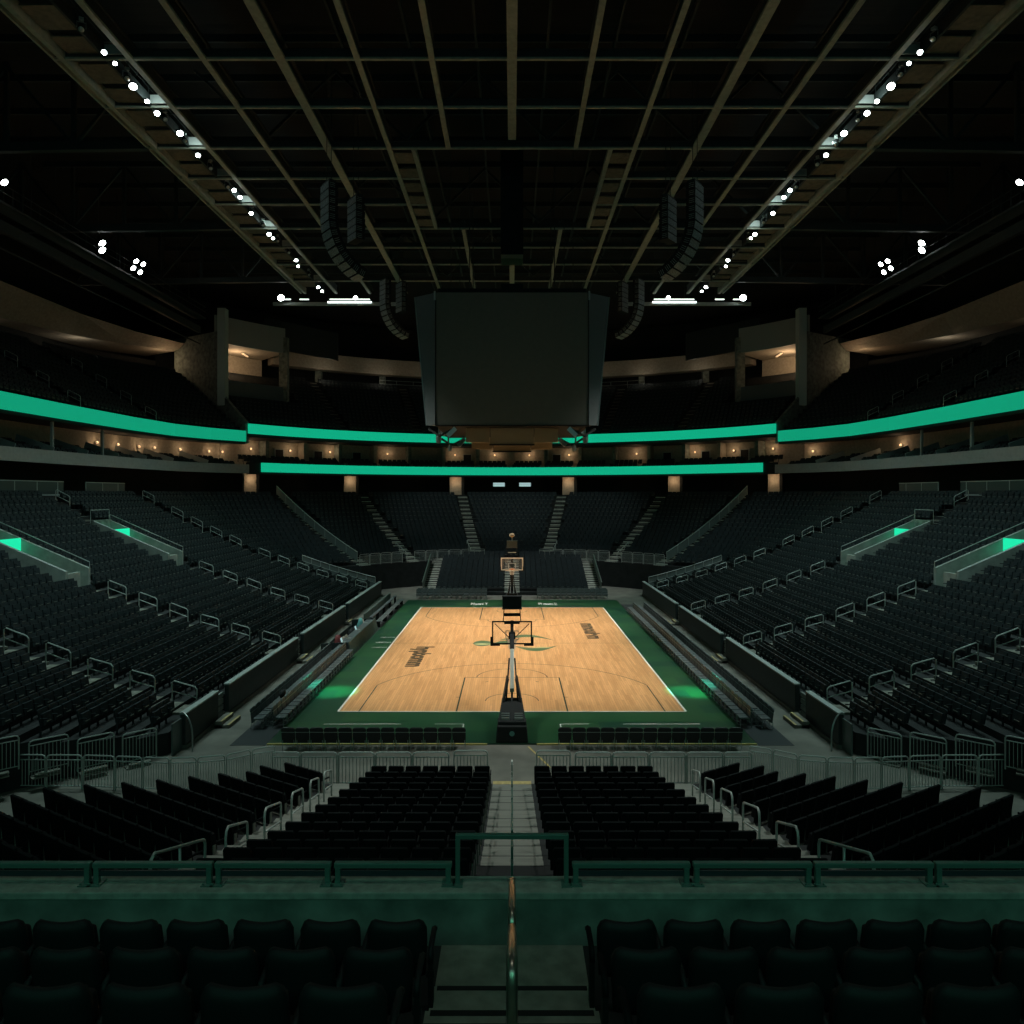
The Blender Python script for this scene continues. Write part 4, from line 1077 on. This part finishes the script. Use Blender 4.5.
# ------------------------------------------------------------------ hoops
M_boom = mat('pale_boom_steel', (.50,.52,.46), .4, .2)
def hoop(y, d, zb, label, shot_label):
    """d: direction the backboard faces along y (+1: towards +y); the base sits on the -d side"""
    t = thing('basketball_hoop', (0,y,.05), 0 if d > 0 else PI); tag(t, label, 'basketball hoop')
    W, H = .915, 1.07
    fr = M_black if d > 0 else M_cream
    b = MB(); w = .06 if d > 0 else .095
    b.box((-W,-.03,zb),(W,.03,zb+w)); b.box((-W,-.03,zb+H-w),(W,.03,zb+H)); b.box((-W,-.03,zb+w),(-W+w,.03,zb+H-w)); b.box((W-w,-.03,zb+w),(W,.03,zb+H-w))
    bb = b.build('backboard_frame', fr, t); MB().box((-W+w,-.008,zb+w),(W-w,.008,zb+H-w)).build('glass', M_glass, bb)
    b = MB(); b.box((-.3,.031,zb+.18),(.3,.036,zb+.22)); b.box((-.3,.031,zb+.59),(.3,.036,zb+.63)); b.box((-.3,.031,zb+.22),(-.26,.036,zb+.59)); b.box((.26,.031,zb+.22),(.3,.036,zb+.59)); b.build('target_square', M_white, bb)
    b = MB()
    for s in (-1, 1): b.box((min(s*.55,s*.98),-.05,zb-.06),(max(s*.55,s*.98),.05,zb+.035)); b.box((min(s*.89,s*.985),-.052,zb-.06),(max(s*.89,s*.985),.052,zb+.34))
    b.build('edge_padding', M_black, t)
    rz = zb+.16
    b = MB(); b.tube([(.228*math.cos(q*PI/12),.38+.228*math.sin(q*PI/12),rz) for q in range(24)], .016, 6, close=True); b.box((-.09,.03,rz-.1),(.09,.16,rz+.02)); b.build('rim', M_orange, t)
    b = MB()
    for q in range(12):
        a = q*PI/6
        for sg in (1, -1):
            b.tube([((.225-.08*u)*math.cos(a+sg*u*.5),.38+(.225-.08*u)*math.sin(a+sg*u*.5),rz-.45*u) for u in (0,.33,.66,1)], .009, 4)
    b.build('net', M_net, t)
    # arm: long boom from the base up to the board, with braces
    b = MB(); q = .72; b.bar((0,-2.9,1.35),(0,-2.9+2.55*q,1.35+(zb-.9)*q), .17, .24); b.build('boom', M_boom if d > 0 else M_black, t, bevel=.02)
    b = MB(); b.bar((0,-2.9+2.55*q,1.35+(zb-.9)*q),(0,-.35,zb+.45), .19, .26); b.bar((0,-.35,zb+.45),(0,-.06,zb+.45), .3, .3); b.build('boom_head', M_black, t, bevel=.02)
    b = MB(); b.bar((0,-3.3,.6),(0,-1.4,zb-.55), .09, .12)
    for s in (-1, 1): b.bar((s*.28,-3.4,.5),(s*.12,-1.3,zb-.35), .06, .08); b.tube([(s*.78,-.04,zb+.95),(s*.12,-.5,zb+.40)], .018, 6)
    b.build('braces', M_black, t)
    b = MB(); b.bar((0,-.5,zb+.2),(0,-.12,zb+1.1), .14, .12); b.box((-.35,-.14,zb+.95),(.35,-.05,zb+1.08)); b.build('board_mount', M_black, t)
    b = MB(); b.prism([(-.62,0),(.62,0),(.56,.62),(-.56,.62)], -5.3, -4.2)
    b.add([(-.60,-5.2,0),(.60,-5.2,0),(.5,-2.4,0),(-.5,-2.4,0),(-.54,-5.1,.75),(.54,-5.1,.75),(.42,-2.5,.95),(-.42,-2.5,.95)], [(0,3,2,1),(4,5,6,7),(0,1,5,4),(1,2,6,5),(2,3,7,6),(3,0,4,7)])
    base = b.build('base', M_black, t, bevel=.03)
    b = MB()
    for s in (-1, 1): b.add([(s*.42,-2.4,.4),(s*.50,-2.4,.4),(s*.50,-3.4,.5),(s*.42,-3.4,.5),(s*.16,-2.0,1.75),(s*.24,-2.0,1.75),(s*.20,-2.5,1.7),(s*.12,-2.5,1.7)], [(0,3,2,1),(4,5,6,7),(0,1,5,4),(1,2,6,5),(2,3,7,6),(3,0,4,7)])
    b.build('side_padding', M_black, t)
    b = MB(); b.lathe([(.09,0),(.1,.012),(.03,.02)], 14, Matrix.Translation((0,-5.31,.36)) @ Matrix.Rotation(PI/2,4,'X')); b.build('round_badge', mat('badge_teal',(.12,.30,.27),.5), base)
    b = MB()
    for s in (-1, 1):
        for k in range(3): b.box((min(s*.1,s*.42),-4.95+.28*k,.76),(max(s*.1,s*.42),-4.83+.28*k,.84))
    b.build('weights', M_chrome, base)
    # shot clock above the board
    c = thing('shot_clock', (0,y-d*.15,.05+zb+H), 0 if d > 0 else PI); tag(c, shot_label, 'shot clock')
    z0 = .62 if d > 0 else .82
    b = MB(); b.box((-.43,-.2,z0),(.43,.05,z0+.52)); b.box((-.45,-.22,z0+.52),(.45,.07,z0+.56)); b.box((-.45,-.22,z0-.04),(.45,.07,z0)); b.build('display_case', M_dark if d > 0 else mat('shot_clock_face',(.06,.08,.075),.5), c, bevel=.01)
    b = MB()
    for s in (-1, 1): b.tube([(s*.40,-.08,-.02),(s*.36,-.08,z0-.03)], .022, 6)
    b.box((-.38,-.12,z0*.42),(.38,-.04,z0*.42+.13)); b.build('frame', M_black, c)
    MB().box((-.34,-.03,z0*.42+.04),(.34,-.02,z0*.42+.09)).build('light_strip', M_white, c)
    return t, c
hoop(32.75, 1, 2.66, 'near basketball hoop seen from behind, its black base at the apron edge', 'black shot clock above the near hoop')
t, c = hoop(58.8, -1, 3.22, 'far basketball hoop facing the camera with a cream edged backboard', 'grey shot clock above the far hoop')
b = MB(); b.box((-.42,-.235,.0),(.42,-.22,.03)); 
cam_t = thing('ball_camera', (0,58.95,.05+3.22+1.07+1.382)); tag(cam_t, 'small round camera perched on top of the far shot clock', 'camera')
MB().lathe([(.05,0),(.06,.25),(.03,.27)], 8).build('stand', M_chrome, cam_t); MB().lathe([(.06,.27),(.2,.35),(.23,.45),(.16,.58),(.05,.62)], 12).build('housing', M_brown, cam_t, smooth=True)

# ------------------------------------------------------------------ scoreboard
t = thing('scoreboard', (0,45.9,13.5)); tag(t, 'huge dark blank scoreboard hanging over the centre of the court', 'scoreboard')
y0 = -4.4; hw = 4.4
for k, a in enumerate((0, PI/2, PI, -PI/2)):
    M = Matrix.Rotation(a,4,'Z'); hw = 4.4 if k % 2 == 0 else 4.05
    MB().box((-hw,y0,.06),(hw,y0+.3,7.75), M).build('main_screen', M_screen, t, bevel=.03)
    b = MB(); b.box((-hw-.04,y0-.03,0),(hw+.04,y0+.3,.06), M); b.box((-hw-.04,y0-.03,.06),(-hw,y0+.02,7.78), M); b.box((hw,y0-.03,.06),(hw+.04,y0+.02,7.78), M); b.build('screen_trim', M_black, t)
for sx in (-1, 1):
    for sy in (-1, 1):
        P = [(sx*4.46,sy*4.4,7.72),(sx*5.8,sy*2.95,7.86),(sx*5.0,sy*3.8,.1),(sx*4.46,sy*4.4,.06)]
        Q = [(sx*4.0,sy*3.9,7.7),(sx*5.2,sy*2.5,7.8),(sx*4.6,sy*3.3,.1),(sx*4.0,sy*3.9,.06)]
        MB().add(P+Q, [(0,1,2,3),(7,6,5,4),(0,4,5,1),(1,5,6,2),(2,6,7,3),(3,7,4,0)]).build('corner_screen', M_screen2, t)
        MB().bar((sx*5.84,sy*2.9,7.86),(sx*5.04,sy*3.76,.1), .07, .07).build('corner_edge', M_chrome, t)
        MB().box((sx*4.47-.05,sy*4.42-.05,7.3),(sx*4.47+.05,sy*4.42+.05,7.8)).build('corner_fitting', M_chrome, t)
        b = MB(); b.bar((sx*4.9,sy*3.7,-.1),(sx*4.2,sy*4.1,-.55), .12, .12); b.bar((sx*4.2,sy*4.1,-.55),(sx*3.3,sy*4.1,-.05), .12, .12); b.bar((sx*4.4,sy*3.6,0),(sx*4.4,sy*3.9,-.7), .1, .1); b.build('lower_truss', M_truss, t)
        b = MB(); b.bar((sx*3.3,sy*4.1,-.1),(sx*3.75,sy*4.2,-.55), .26, .26); b.lathe([(.12,-.85),(.16,-.7),(.16,-.5),(.08,-.4)], 8, Matrix.Translation((sx*4.3,sy*3.9,-.1))); b.build('camera_pod', M_chrome, t)
MB().box((-4.3,-4.3,7.75),(4.3,4.3,8.0)).build('top_deck', M_black, t)
MB().box((-4.2,-4.2,.0),(4.2,4.2,.12)).build('bottom_deck', M_black, t)
for a in (0, PI):
    M = Matrix.Rotation(a,4,'Z')
    MB().box((-1.28,-3.6,-.98),(1.28,-3.3,-.05), M).build('lower_screen', M_brown, t, bevel=.02); MB().box((-1.33,-3.63,-1.05),(1.33,-3.27,-.98), M).build('lower_screen_trim', M_black, t)
    for sx in (-1, 1): MB().add([(sx*1.33,-3.5,-.9),(sx*2.75,-3.2,-.85),(sx*2.75,-3.2,-.02),(sx*1.33,-3.5,-.02),(sx*1.33,-3.2,-.9),(sx*2.75,-2.9,-.85),(sx*2.75,-2.9,-.02),(sx*1.33,-3.2,-.02)], [(0,1,2,3),(7,6,5,4),(0,4,5,1),(1,5,6,2),(2,6,7,3),(3,7,4,0)], M).build('lower_side_screen', M_brown, t)
b = MB()
for sx in (-1, 1):
    for sy in (-1, 1): b.tube([(sx*2.6,sy*2.0,8.0),(sx*2.6,sy*2.0,16.2)], .035, 6); b.tube([(sx*3.6,sy*3.6,8.0),(sx*3.6,sy*3.6,16.2)], .025, 6)
b.build('hoist_cables', M_truss, t)
MB().box((-.65,-3.9,8.0),(.65,-3.3,8.4)).build('top_winch', M_black, t)
t = thing('hoist_tower', (0,46.3,0)); tag(t, 'black boxy hoist shaft hanging from the roof above the scoreboard', 'hoist')
MB().box((-.72,-.72,24.8),(.72,.72,31.5)).build('shaft', M_black, t); MB().box((-.70,-.70,24.55),(.70,.70,24.8)).build('bottom_plate', M_brown, t)  # brown bottom plate: court light on the shaft's underside, put into its colour

# ------------------------------------------------------------------ roof
ZR = 29.1
TY = [24.0,28.1,32.25,36.3,40.6,44.5,48.5,52.9,57.0,61.2,66.0]
LX = [0,3.6,6.95,10.4,13.85,17.15]
b = MB(); b.box((-48,-12,34),(48,112,34.3)); struct(b.build('ceiling', M_deck), 'dark corrugated roof deck')
for i, y in enumerate(TY):
    b = MB(); 
    for xa, xb in (((-20.6,-5.7),(5.7,20.6)) if 44 < y < 49 else ((-20.6,20.6),)):
        b.box((xa,y-.07,ZR),(xb,y+.07,ZR+.10)); b.box((xa,y-.02,ZR+.1),(xb,y+.02,ZR+.42), None, 1); b.box((xa,y-.07,ZR+.42),(xb,y+.07,ZR+.47), None, 1)
    o = b.build('roof_cross_beam', [M_beam, M_truss]); struct(o, f'cross beam of the roof grid, {nth(i+1)} from the near side')
for i, x in enumerate(LX):
    for s in ((1,) if x == 0 else (-1, 1)):
        w = .22 if i in (0, 3) else .13
        b = MB()
        spans = [(14,40.45),(53.0,70.0)] if i == 1 else ([(14,39.5),(56.5,70)] if i == 0 else [(14,70.0)])
        for a0, a1 in spans:
            b.box((s*x-w,a0,ZR-.02),(s*x+w,a1,ZR+.12)); b.box((s*x-.04,a0,ZR+.1),(s*x+.04,a1,ZR+.7), None, 1); b.box((s*x-w,a0,ZR+.7),(s*x+w,a1,ZR+.76), None, 1)
        o = b.build('roof_long_beam', [M_beam, M_truss]); struct(o, 'long beam of the roof grid running down the hall')
for s in (-1, 1):      # ladder bays beside the scoreboard opening
    b = MB(); b.box((s*5.6-.12,40.7,ZR),(s*5.6+.12,52.8,ZR+.3)); o = b.build('roof_short_beam', M_beam); struct(o)
    b = MB()
    for k in range(6): b.box((min(s*5.75,s*6.8),41.2+2*k,ZR+.05),(max(s*5.75,s*6.8),42.5+2*k,ZR+.10))
    o = b.build('ceiling_bay_panels', M_panel); struct(o, f'beige panels in the ladder bay {SIDE[s]} of the scoreboard opening')
# upper trusses and joists
for i, y in enumerate((40.6, 52.9, 66.0, 28.1)):
    b = MB()
    for s in (-1, 1):
        b.bar((s*20.6,y,ZR+.2),(s*40,y,ZR-.1), .35, .5)
        for k in range(5):
            x = 21+3.8*k; b.bar((s*x,y,ZR),(s*x,y,34), .22, .22)
            b.bar((s*x,y,ZR+.2 if k % 2 else 33.8),(s*(x+3.8),y,33.8 if k % 2 else ZR+.2), .16, .16)
    for k in range(10):
        x = -18+4*k-.0
        b.bar((x,y+.1,ZR+.6 if k % 2 else 33.6),(x+4,y+.1,33.6 if k % 2 else ZR+.6), .14, .14)
    o = b.build('roof_truss', M_truss); struct(o, f'dark steel roof truss spanning the hall')
b = MB()
for x in (-15.5,-12,-8.6,-5.2,-1.8,1.8,5.2,8.6,12,15.5): b.box((x-.06,14,32.2),(x+.06,80,32.5))
for k in range(18): b.box((-34,16+3.6*k,33.3),(34,16.12+3.6*k,33.7))
struct(b.build('roof_joists', M_truss), 'dark joists under the roof deck')

# catwalks with flood lights
def lamp(x, y, z, dirx, diry, name='flood_light', r=.2, label='', grp='', proto={}):
    key = (name, r)
    if key not in proto:
        t = thing(name)
        a = MB().lathe([(r*.45,-r*1.3),(r*.8,-r*.9),(r*1.02,0),(r*1.02,.03)], 12).build('housing', M_dark, t, smooth=True)
        c = MB().lathe([(r*.92,.031),(r*.9,.05),(r*.3,.075)], 12).build('lens', M_lamp, t, smooth=True)
        d = MB().tube([(-r*1.1,0,-.1),(-r*1.1,0,-r*1.5),(r*1.1,0,-r*1.5),(r*1.1,0,-.1)], .018, 5).build('mounting_yoke', M_truss, t)
        proto[key] = kids(t, a, c, d); o = t
    else: o = copy_tree(proto[key])
    o.location = (x,y,z)
    v = Vector((dirx-x, diry-y, 0-z)).normalized(); o.rotation_euler = v.to_track_quat('Z','Y').to_euler()
    tag(o, label, 'flood light', grp)
    return o
LAMP_R = [(133,86),(147,101),(157,113),(180,133),(198,155),(234,190),(240,197),(251,213),(269,234),(273,238),(296,260),(298,266),(318,287),(322,291),(104,52),(115,63)]
for s in (-1, 1):
    S = SIDE[s]
    t = thing('catwalk', (0,0,0)); tag(t, f'long lighting catwalk under the roof on the {S} of the court', 'catwalk')
    b = MB(); b.box((s*20.2-.12,14,ZR-.02),(s*20.2+.12,70,ZR+.55)); b.box((s*20.6-.05,14,ZR),(s*20.6+.05,70,ZR+.5)); b.build('outer_beam', M_beam, t)
    b = MB(); b.box((s*18.3-.06,14,ZR+.05),(s*18.3+.06,70,ZR+.6)); b.build('inner_beam', M_truss, t)
    b = MB(); y = 15.0
    while y < 69: b.box((min(s*18.5,s*19.95),y,ZR+.25),(max(s*18.5,s*19.95),y+1.55,ZR+.3)); y += 2.0
    b.build('underside_panels', M_panel, t)
    b = MB()
    for z in (.9, 1.4): b.tube([(s*18.25,14,ZR+z),(s*18.25,70,ZR+z)], .02, 5)
    y = 14.0
    while y < 70: b.tube([(s*18.25,y,ZR),(s*18.25,y,ZR+1.4)], .018, 5); y += 2.0
    b.build('railing', M_truss, t)
    b = MB()
    for y in TY[2:]: b.box((min(s*17.25,s*18.2),y-.25,ZR+.12),(max(s*17.25,s*18.2),y-.19,ZR+.55))
    b.build('lit_cross_plates', M_fascia, t)
    for k, (px, py) in enumerate(LAMP_R):
        h = ZR-.25-CZ; y = h*F/(HY-py); x = (512-px)*y/F
        lamp(s*x, y, ZR-.25, s*random.uniform(4,9), y-random.uniform(12,22), r=(.19,.12,.15,.18,.14,.15,.14,.15,.17,.13,.17,.14,.18,.14,.12,.10)[k], label=f'round white flood light on the {S} catwalk, {nth(k+1)} in its row', grp=f'{S} catwalk flood lights')
    for k in range(13):
        y = 27.3+k*3.05+random.uniform(-.4,.4)
        if any(abs(y-q) < .6 for q in TY): y += .9
        o = thing('stage_light', (s*18.02,y,ZR-.02)) if k == 0 and s < 0 else copy_tree(STAGE)
        if k == 0 and s < 0:
            STAGE = o
            a = MB().lathe([(.05,-.34),(.10,-.30),(.12,.0),(.15,.03),(.15,.12),(.13,.125)], 12, Matrix.Rotation(2.5,4,'X')).build('head', M_dark, o, smooth=True)
            c = MB().lathe([(.12,.126),(.11,.15),(.03,.16)], 12, Matrix.Rotation(2.5,4,'X')).build('lens', M_chrome, o, smooth=True)
            d = MB().tube([(-.17,0,0),(-.17,0,.24),(.17,0,.24),(.17,0,0)], .018, 5).tube([(0,0,.24),(0,0,.45)], .02, 5).build('mounting_yoke', M_chrome, o)
            e = MB().box((-.09,-.1,.30),(.09,.1,.42)).build('ballast_box', M_fascia, o); kids(o, a, c, d, e)
        o.location = (s*18.02,y,ZR-.02); o.rotation_euler = (0,0,-s*random.uniform(.3,1.3))
        tag(o, f'small unlit stage light under the {S} catwalk rail, {nth(k+1)} from the near end', 'stage light', f'{S} catwalk stage lights')
    # outer catwalk with light clusters
    t = thing('catwalk', (0,0,0)); tag(t, f'outer lighting catwalk above the {S} upper deck', 'catwalk')
    b = MB(); b.box((min(s*31.6,s*32.8),22,27.6),(max(s*31.6,s*32.8),74,27.75)); b.build('walkway', M_truss, t)
    b = MB()
    for z in (28.3, 28.8): b.tube([(s*31.6,22,z),(s*31.6,74,z)], .025, 5)
    y = 22.0
    while y < 74: b.tube([(s*31.6,y,27.7),(s*31.6,y,28.8)], .022, 5); b.tube([(s*32.2,y,27.7),(s*32.2,y,34)], .03, 5); y += 2.6
    b.build('railing', M_truss, t)
    b = MB(); b.box((min(s*33,s*33.3),20,26.6),(max(s*33,s*33.3),76,27.3)); b.box((min(s*33,s*33.1),20,25.4),(max(s*33,s*33.1),76,25.5)); b.build('edge_girder', M_truss, t)
    for k, (px, py) in enumerate(((102,243),(102,250),(136,261),(143,264),(133,268),(140,272),(4,182))):
        x = -31.3; y = x*F/(px-512); z = CZ+(HY-py)*y/F
        lamp(s*31.3, y, z, 0, y*.7+12, r=.30 if k < 2 else .24, label=f'flood light in the clusters of the {S} outer catwalk, {nth(k+1)} in order', grp=f'{S} outer catwalk lights')
    # far light bar
    t = thing('light_bar', (0,0,0)); tag(t, f'horizontal lighting bar under the far roof on the {S}', 'light bar')
    y = 70.6; zb = 28.6
    MB().bar((s*23.5,y,zb-.35),(s*10.5,y,zb-.35), .3, .3).build('beam', M_fascia, t)
    b = MB()
    for xx in (11,14,17,20,23): b.tube([(s*xx,y,zb-.2),(s*xx,y,33.95)], .03, 5)
    b.build('hanging_rods', M_truss, t)
    for (a, c, q) in ((300,309,.12),(283,291,.0),(330,370,.0)): 
        MB().box((min(s*(512-a)*y/F,s*(512-c)*y/F),y-.12,zb+.05),(max(s*(512-a)*y/F,s*(512-c)*y/F),y-.02,zb+.14)).build('strip_lamp', M_strip, t)
    MB().box((min(s*(512-328)*y/F,s*(512-372)*y/F),y-.2,zb-.30),(max(s*(512-328)*y/F,s*(512-372)*y/F),y-.16,zb-.12)).build('lit_plate', M_strip, t)
    for k, px in enumerate((283, 357)):
        lamp(s*(512-px)*y/F, y-.65, zb+.1, 0, 34, r=.34 if k == 0 else .22, label=f'bright flood light on the {S} far lighting bar, {"outer" if k==0 else "inner"} one', grp=f'{S} far bar lights')

# line array loudspeakers
def line_array(x, y, z, n, s, seg, label, curve, straight=False):
    """a hanging column of cabinets that faces outwards and curls inwards at its foot"""
    t = thing('line_array_speaker', (x,y,z), -s*math.radians(38)); tag(t, label, 'loudspeaker', 'hanging line array speakers')
    px, pz, a = 0.0, 0.0, 0.0
    for k in range(n):
        if not straight and k >= n*.35: a += curve
        dx, dz = -s*math.sin(a), -math.cos(a); ox, oz = s*math.cos(a), -math.sin(a)   # along the column, outward
        def P(u, v): return (px+dx*u+ox*v, pz+dz*u+oz*v)
        g = .02
        b = MB(); b.prism([P(g,-.30),P(seg-g,-.26),P(seg-g,.24),P(g,.24)], -.55, .55); cab = b.build('cabinet', M_black, t)
        b = MB(); b.prism([P(g*1.5,.242),P(seg-g*1.5,.242),P(seg-g*1.5,.27),P(g*1.5,.27)], -.53, .53); b.build('grille', M_speaker, cab)
        b = MB()
        for q in range(3): b.prism([P(seg*(.2+.25*q),-.1),P(seg*(.28+.25*q),-.1),P(seg*(.28+.25*q),.2),P(seg*(.2+.25*q),.2)], -.57, -.552)
        b.build('side_grille', M_speaker, cab)
        px, pz = px+dx*seg, pz+dz*seg
    b = MB(); b.box((-.2,-.5,.02),(.2,.5,.12))
    for yy in (-.3, .3): b.tube([(0,yy,.1),(0,yy,33.95-z)], .02, 5)
    b.build('rigging', M_truss, t)
for s in (-1, 1):
    S = SIDE[s]
    line_array(s*9.95, 39.0, 26.4, 13, s, .42, f'tall curved line array loudspeaker, nearer one on the {S}', .145)
    line_array(s*8.75, 40.2, 26.1, 6, s, .40, f'short straight loudspeaker stack beside the nearer {S} line array', 0, True)
    line_array(s*11.2, 63.3, 28.4, 13, s, .435, f'tall curved line array loudspeaker, farther one on the {S}', .16)
    line_array(s*9.8, 63.5, 28.2, 6, s, .43, f'short straight loudspeaker stack beside the farther {S} line array', 0, True)

# back walls closing the hall
b = MB(); b.box((-48,-12.3,0),(48,-12,34)); struct(b.build('wall_back', M_dark))
b = MB(); b.box((-48.3,-12,0),(-48,112,34)); struct(b.build('wall_left', M_dark)); b = MB(); b.box((48,-12,0),(48.3,112,34)); struct(b.build('wall_right', M_dark))
b = MB(); b.box((-48,112,0),(48,112.3,34)); struct(b.build('wall_far', M_dark))
b = MB(); b.box((-16.5,-6.5,0),(16.5,-6.21,15)); struct(b.build('wall_near_balcony', M_dark))
# ribbon board of the near end, behind the camera
b = MB(); b.box((-16,-6.2,13.6),(16,-6.0,14.7)); tag(b.build('led_ribbon', M_led), 'green ribbon board on the near end balcony behind the viewer', 'ribbon board')

# ------------------------------------------------------------------ lights
def light(kind, name, loc, tgt, e, col, size=.3, spot=60, blend=.6, spread=180):
    l = bpy.data.lights.new(name, kind); o = bpy.data.objects.new(name, l); COL.objects.link(o); o.location = loc
    l.energy = e; l.color = col
    if kind == 'SPOT': l.spot_size = math.radians(spot); l.spot_blend = blend; l.shadow_soft_size = size
    elif kind == 'AREA': l.shape = 'RECTANGLE'; l.size = size[0]; l.size_y = size[1]; l.spread = math.radians(spread)
    else: l.shadow_soft_size = size
    if tgt is not None:
        v = Vector(tgt)-Vector(loc); o.rotation_euler = v.to_track_quat('-Z','Y').to_euler()
    return o
for s in (-1, 1):
    for k, (y, ty) in enumerate(((33,36),(38,40),(45,46),(51,51),(58,55),(63,57))):
        light('SPOT', 'court_flood', (s*17.7,y,ZR-.25), (s*1.8,ty,0), 13500, (1.0,.96,.88), .35, 38, .9)
    light('SPOT', 'court_flood', (s*17.7,29,ZR-.25), (s*3.0,35.5,0), 5500, (1.0,1.0,.90), .35, 20, .9)
    for y in (30, 45, 60):
        light('AREA', 'catwalk_wash', (s*17.75,y,ZR-.2), (s*19,y,0), 700, (.68,1.0,.96), (.5,8.0), spread=95)
    light('SPOT', 'front_wash', (s*17.75,24,ZR-.25), (s*1.2,19.8,1), 8000, (.92,1.0,.93), .4, 34, .9)
    light('SPOT', 'far_wash', (s*17.75,64,ZR-.25), (s*5.5,71,2), 13000, (.90,1.0,.95), .4, 34, .9)
    light('SPOT', 'far_wash', (s*17.75,66,ZR-.25), (s*6,86,6), 6000, (.80,1.0,.95), .4, 40, .9)
    light('SPOT', 'green_wash', (s*17.75,30,ZR-.25), (s*8.6,34.5,0), 170000, (.015,1.0,.58), .15, 5.0, 1.0)
    for y in (35.4, 39.7, 47.6, 52.0): light('POINT', 'catwalk_lamp_glow', (s*17.75,y,ZR+.05), None, 22, (.80,1.0,.95), .1)
light('AREA', 'ribbon_glow', (0,-5.7,14.2), (0,8,4.0), 80, (.18,1.0,.66), (30,1.0), spread=100)
light('AREA', 'fill_light', (0,3.5,28.8), (0,6.5,5.0), 60, (.85,1.0,.88), (12,2.0), spread=100)  # soft overhead fill, added for the neutral grey of the near ledge
light('AREA', 'fill_light', (0,-9,20), (0,60,24), 420, (.55,1.0,1.0), (50,10.0))  # large unseen teal fill behind the camera, added to lift the blacks
for q in WARM: light('POINT', 'warm_room_lamp', q[:3], None, q[3], q[4] if len(q) > 4 else (1.0,.66,.38), .12)
w = bpy.data.worlds.new('world'); SC.world = w; w.use_nodes = True
w.node_tree.nodes['Background'].inputs['Color'].default_value = (.004,.007,.007,1); w.node_tree.nodes['Background'].inputs['Strength'].default_value = 1.0
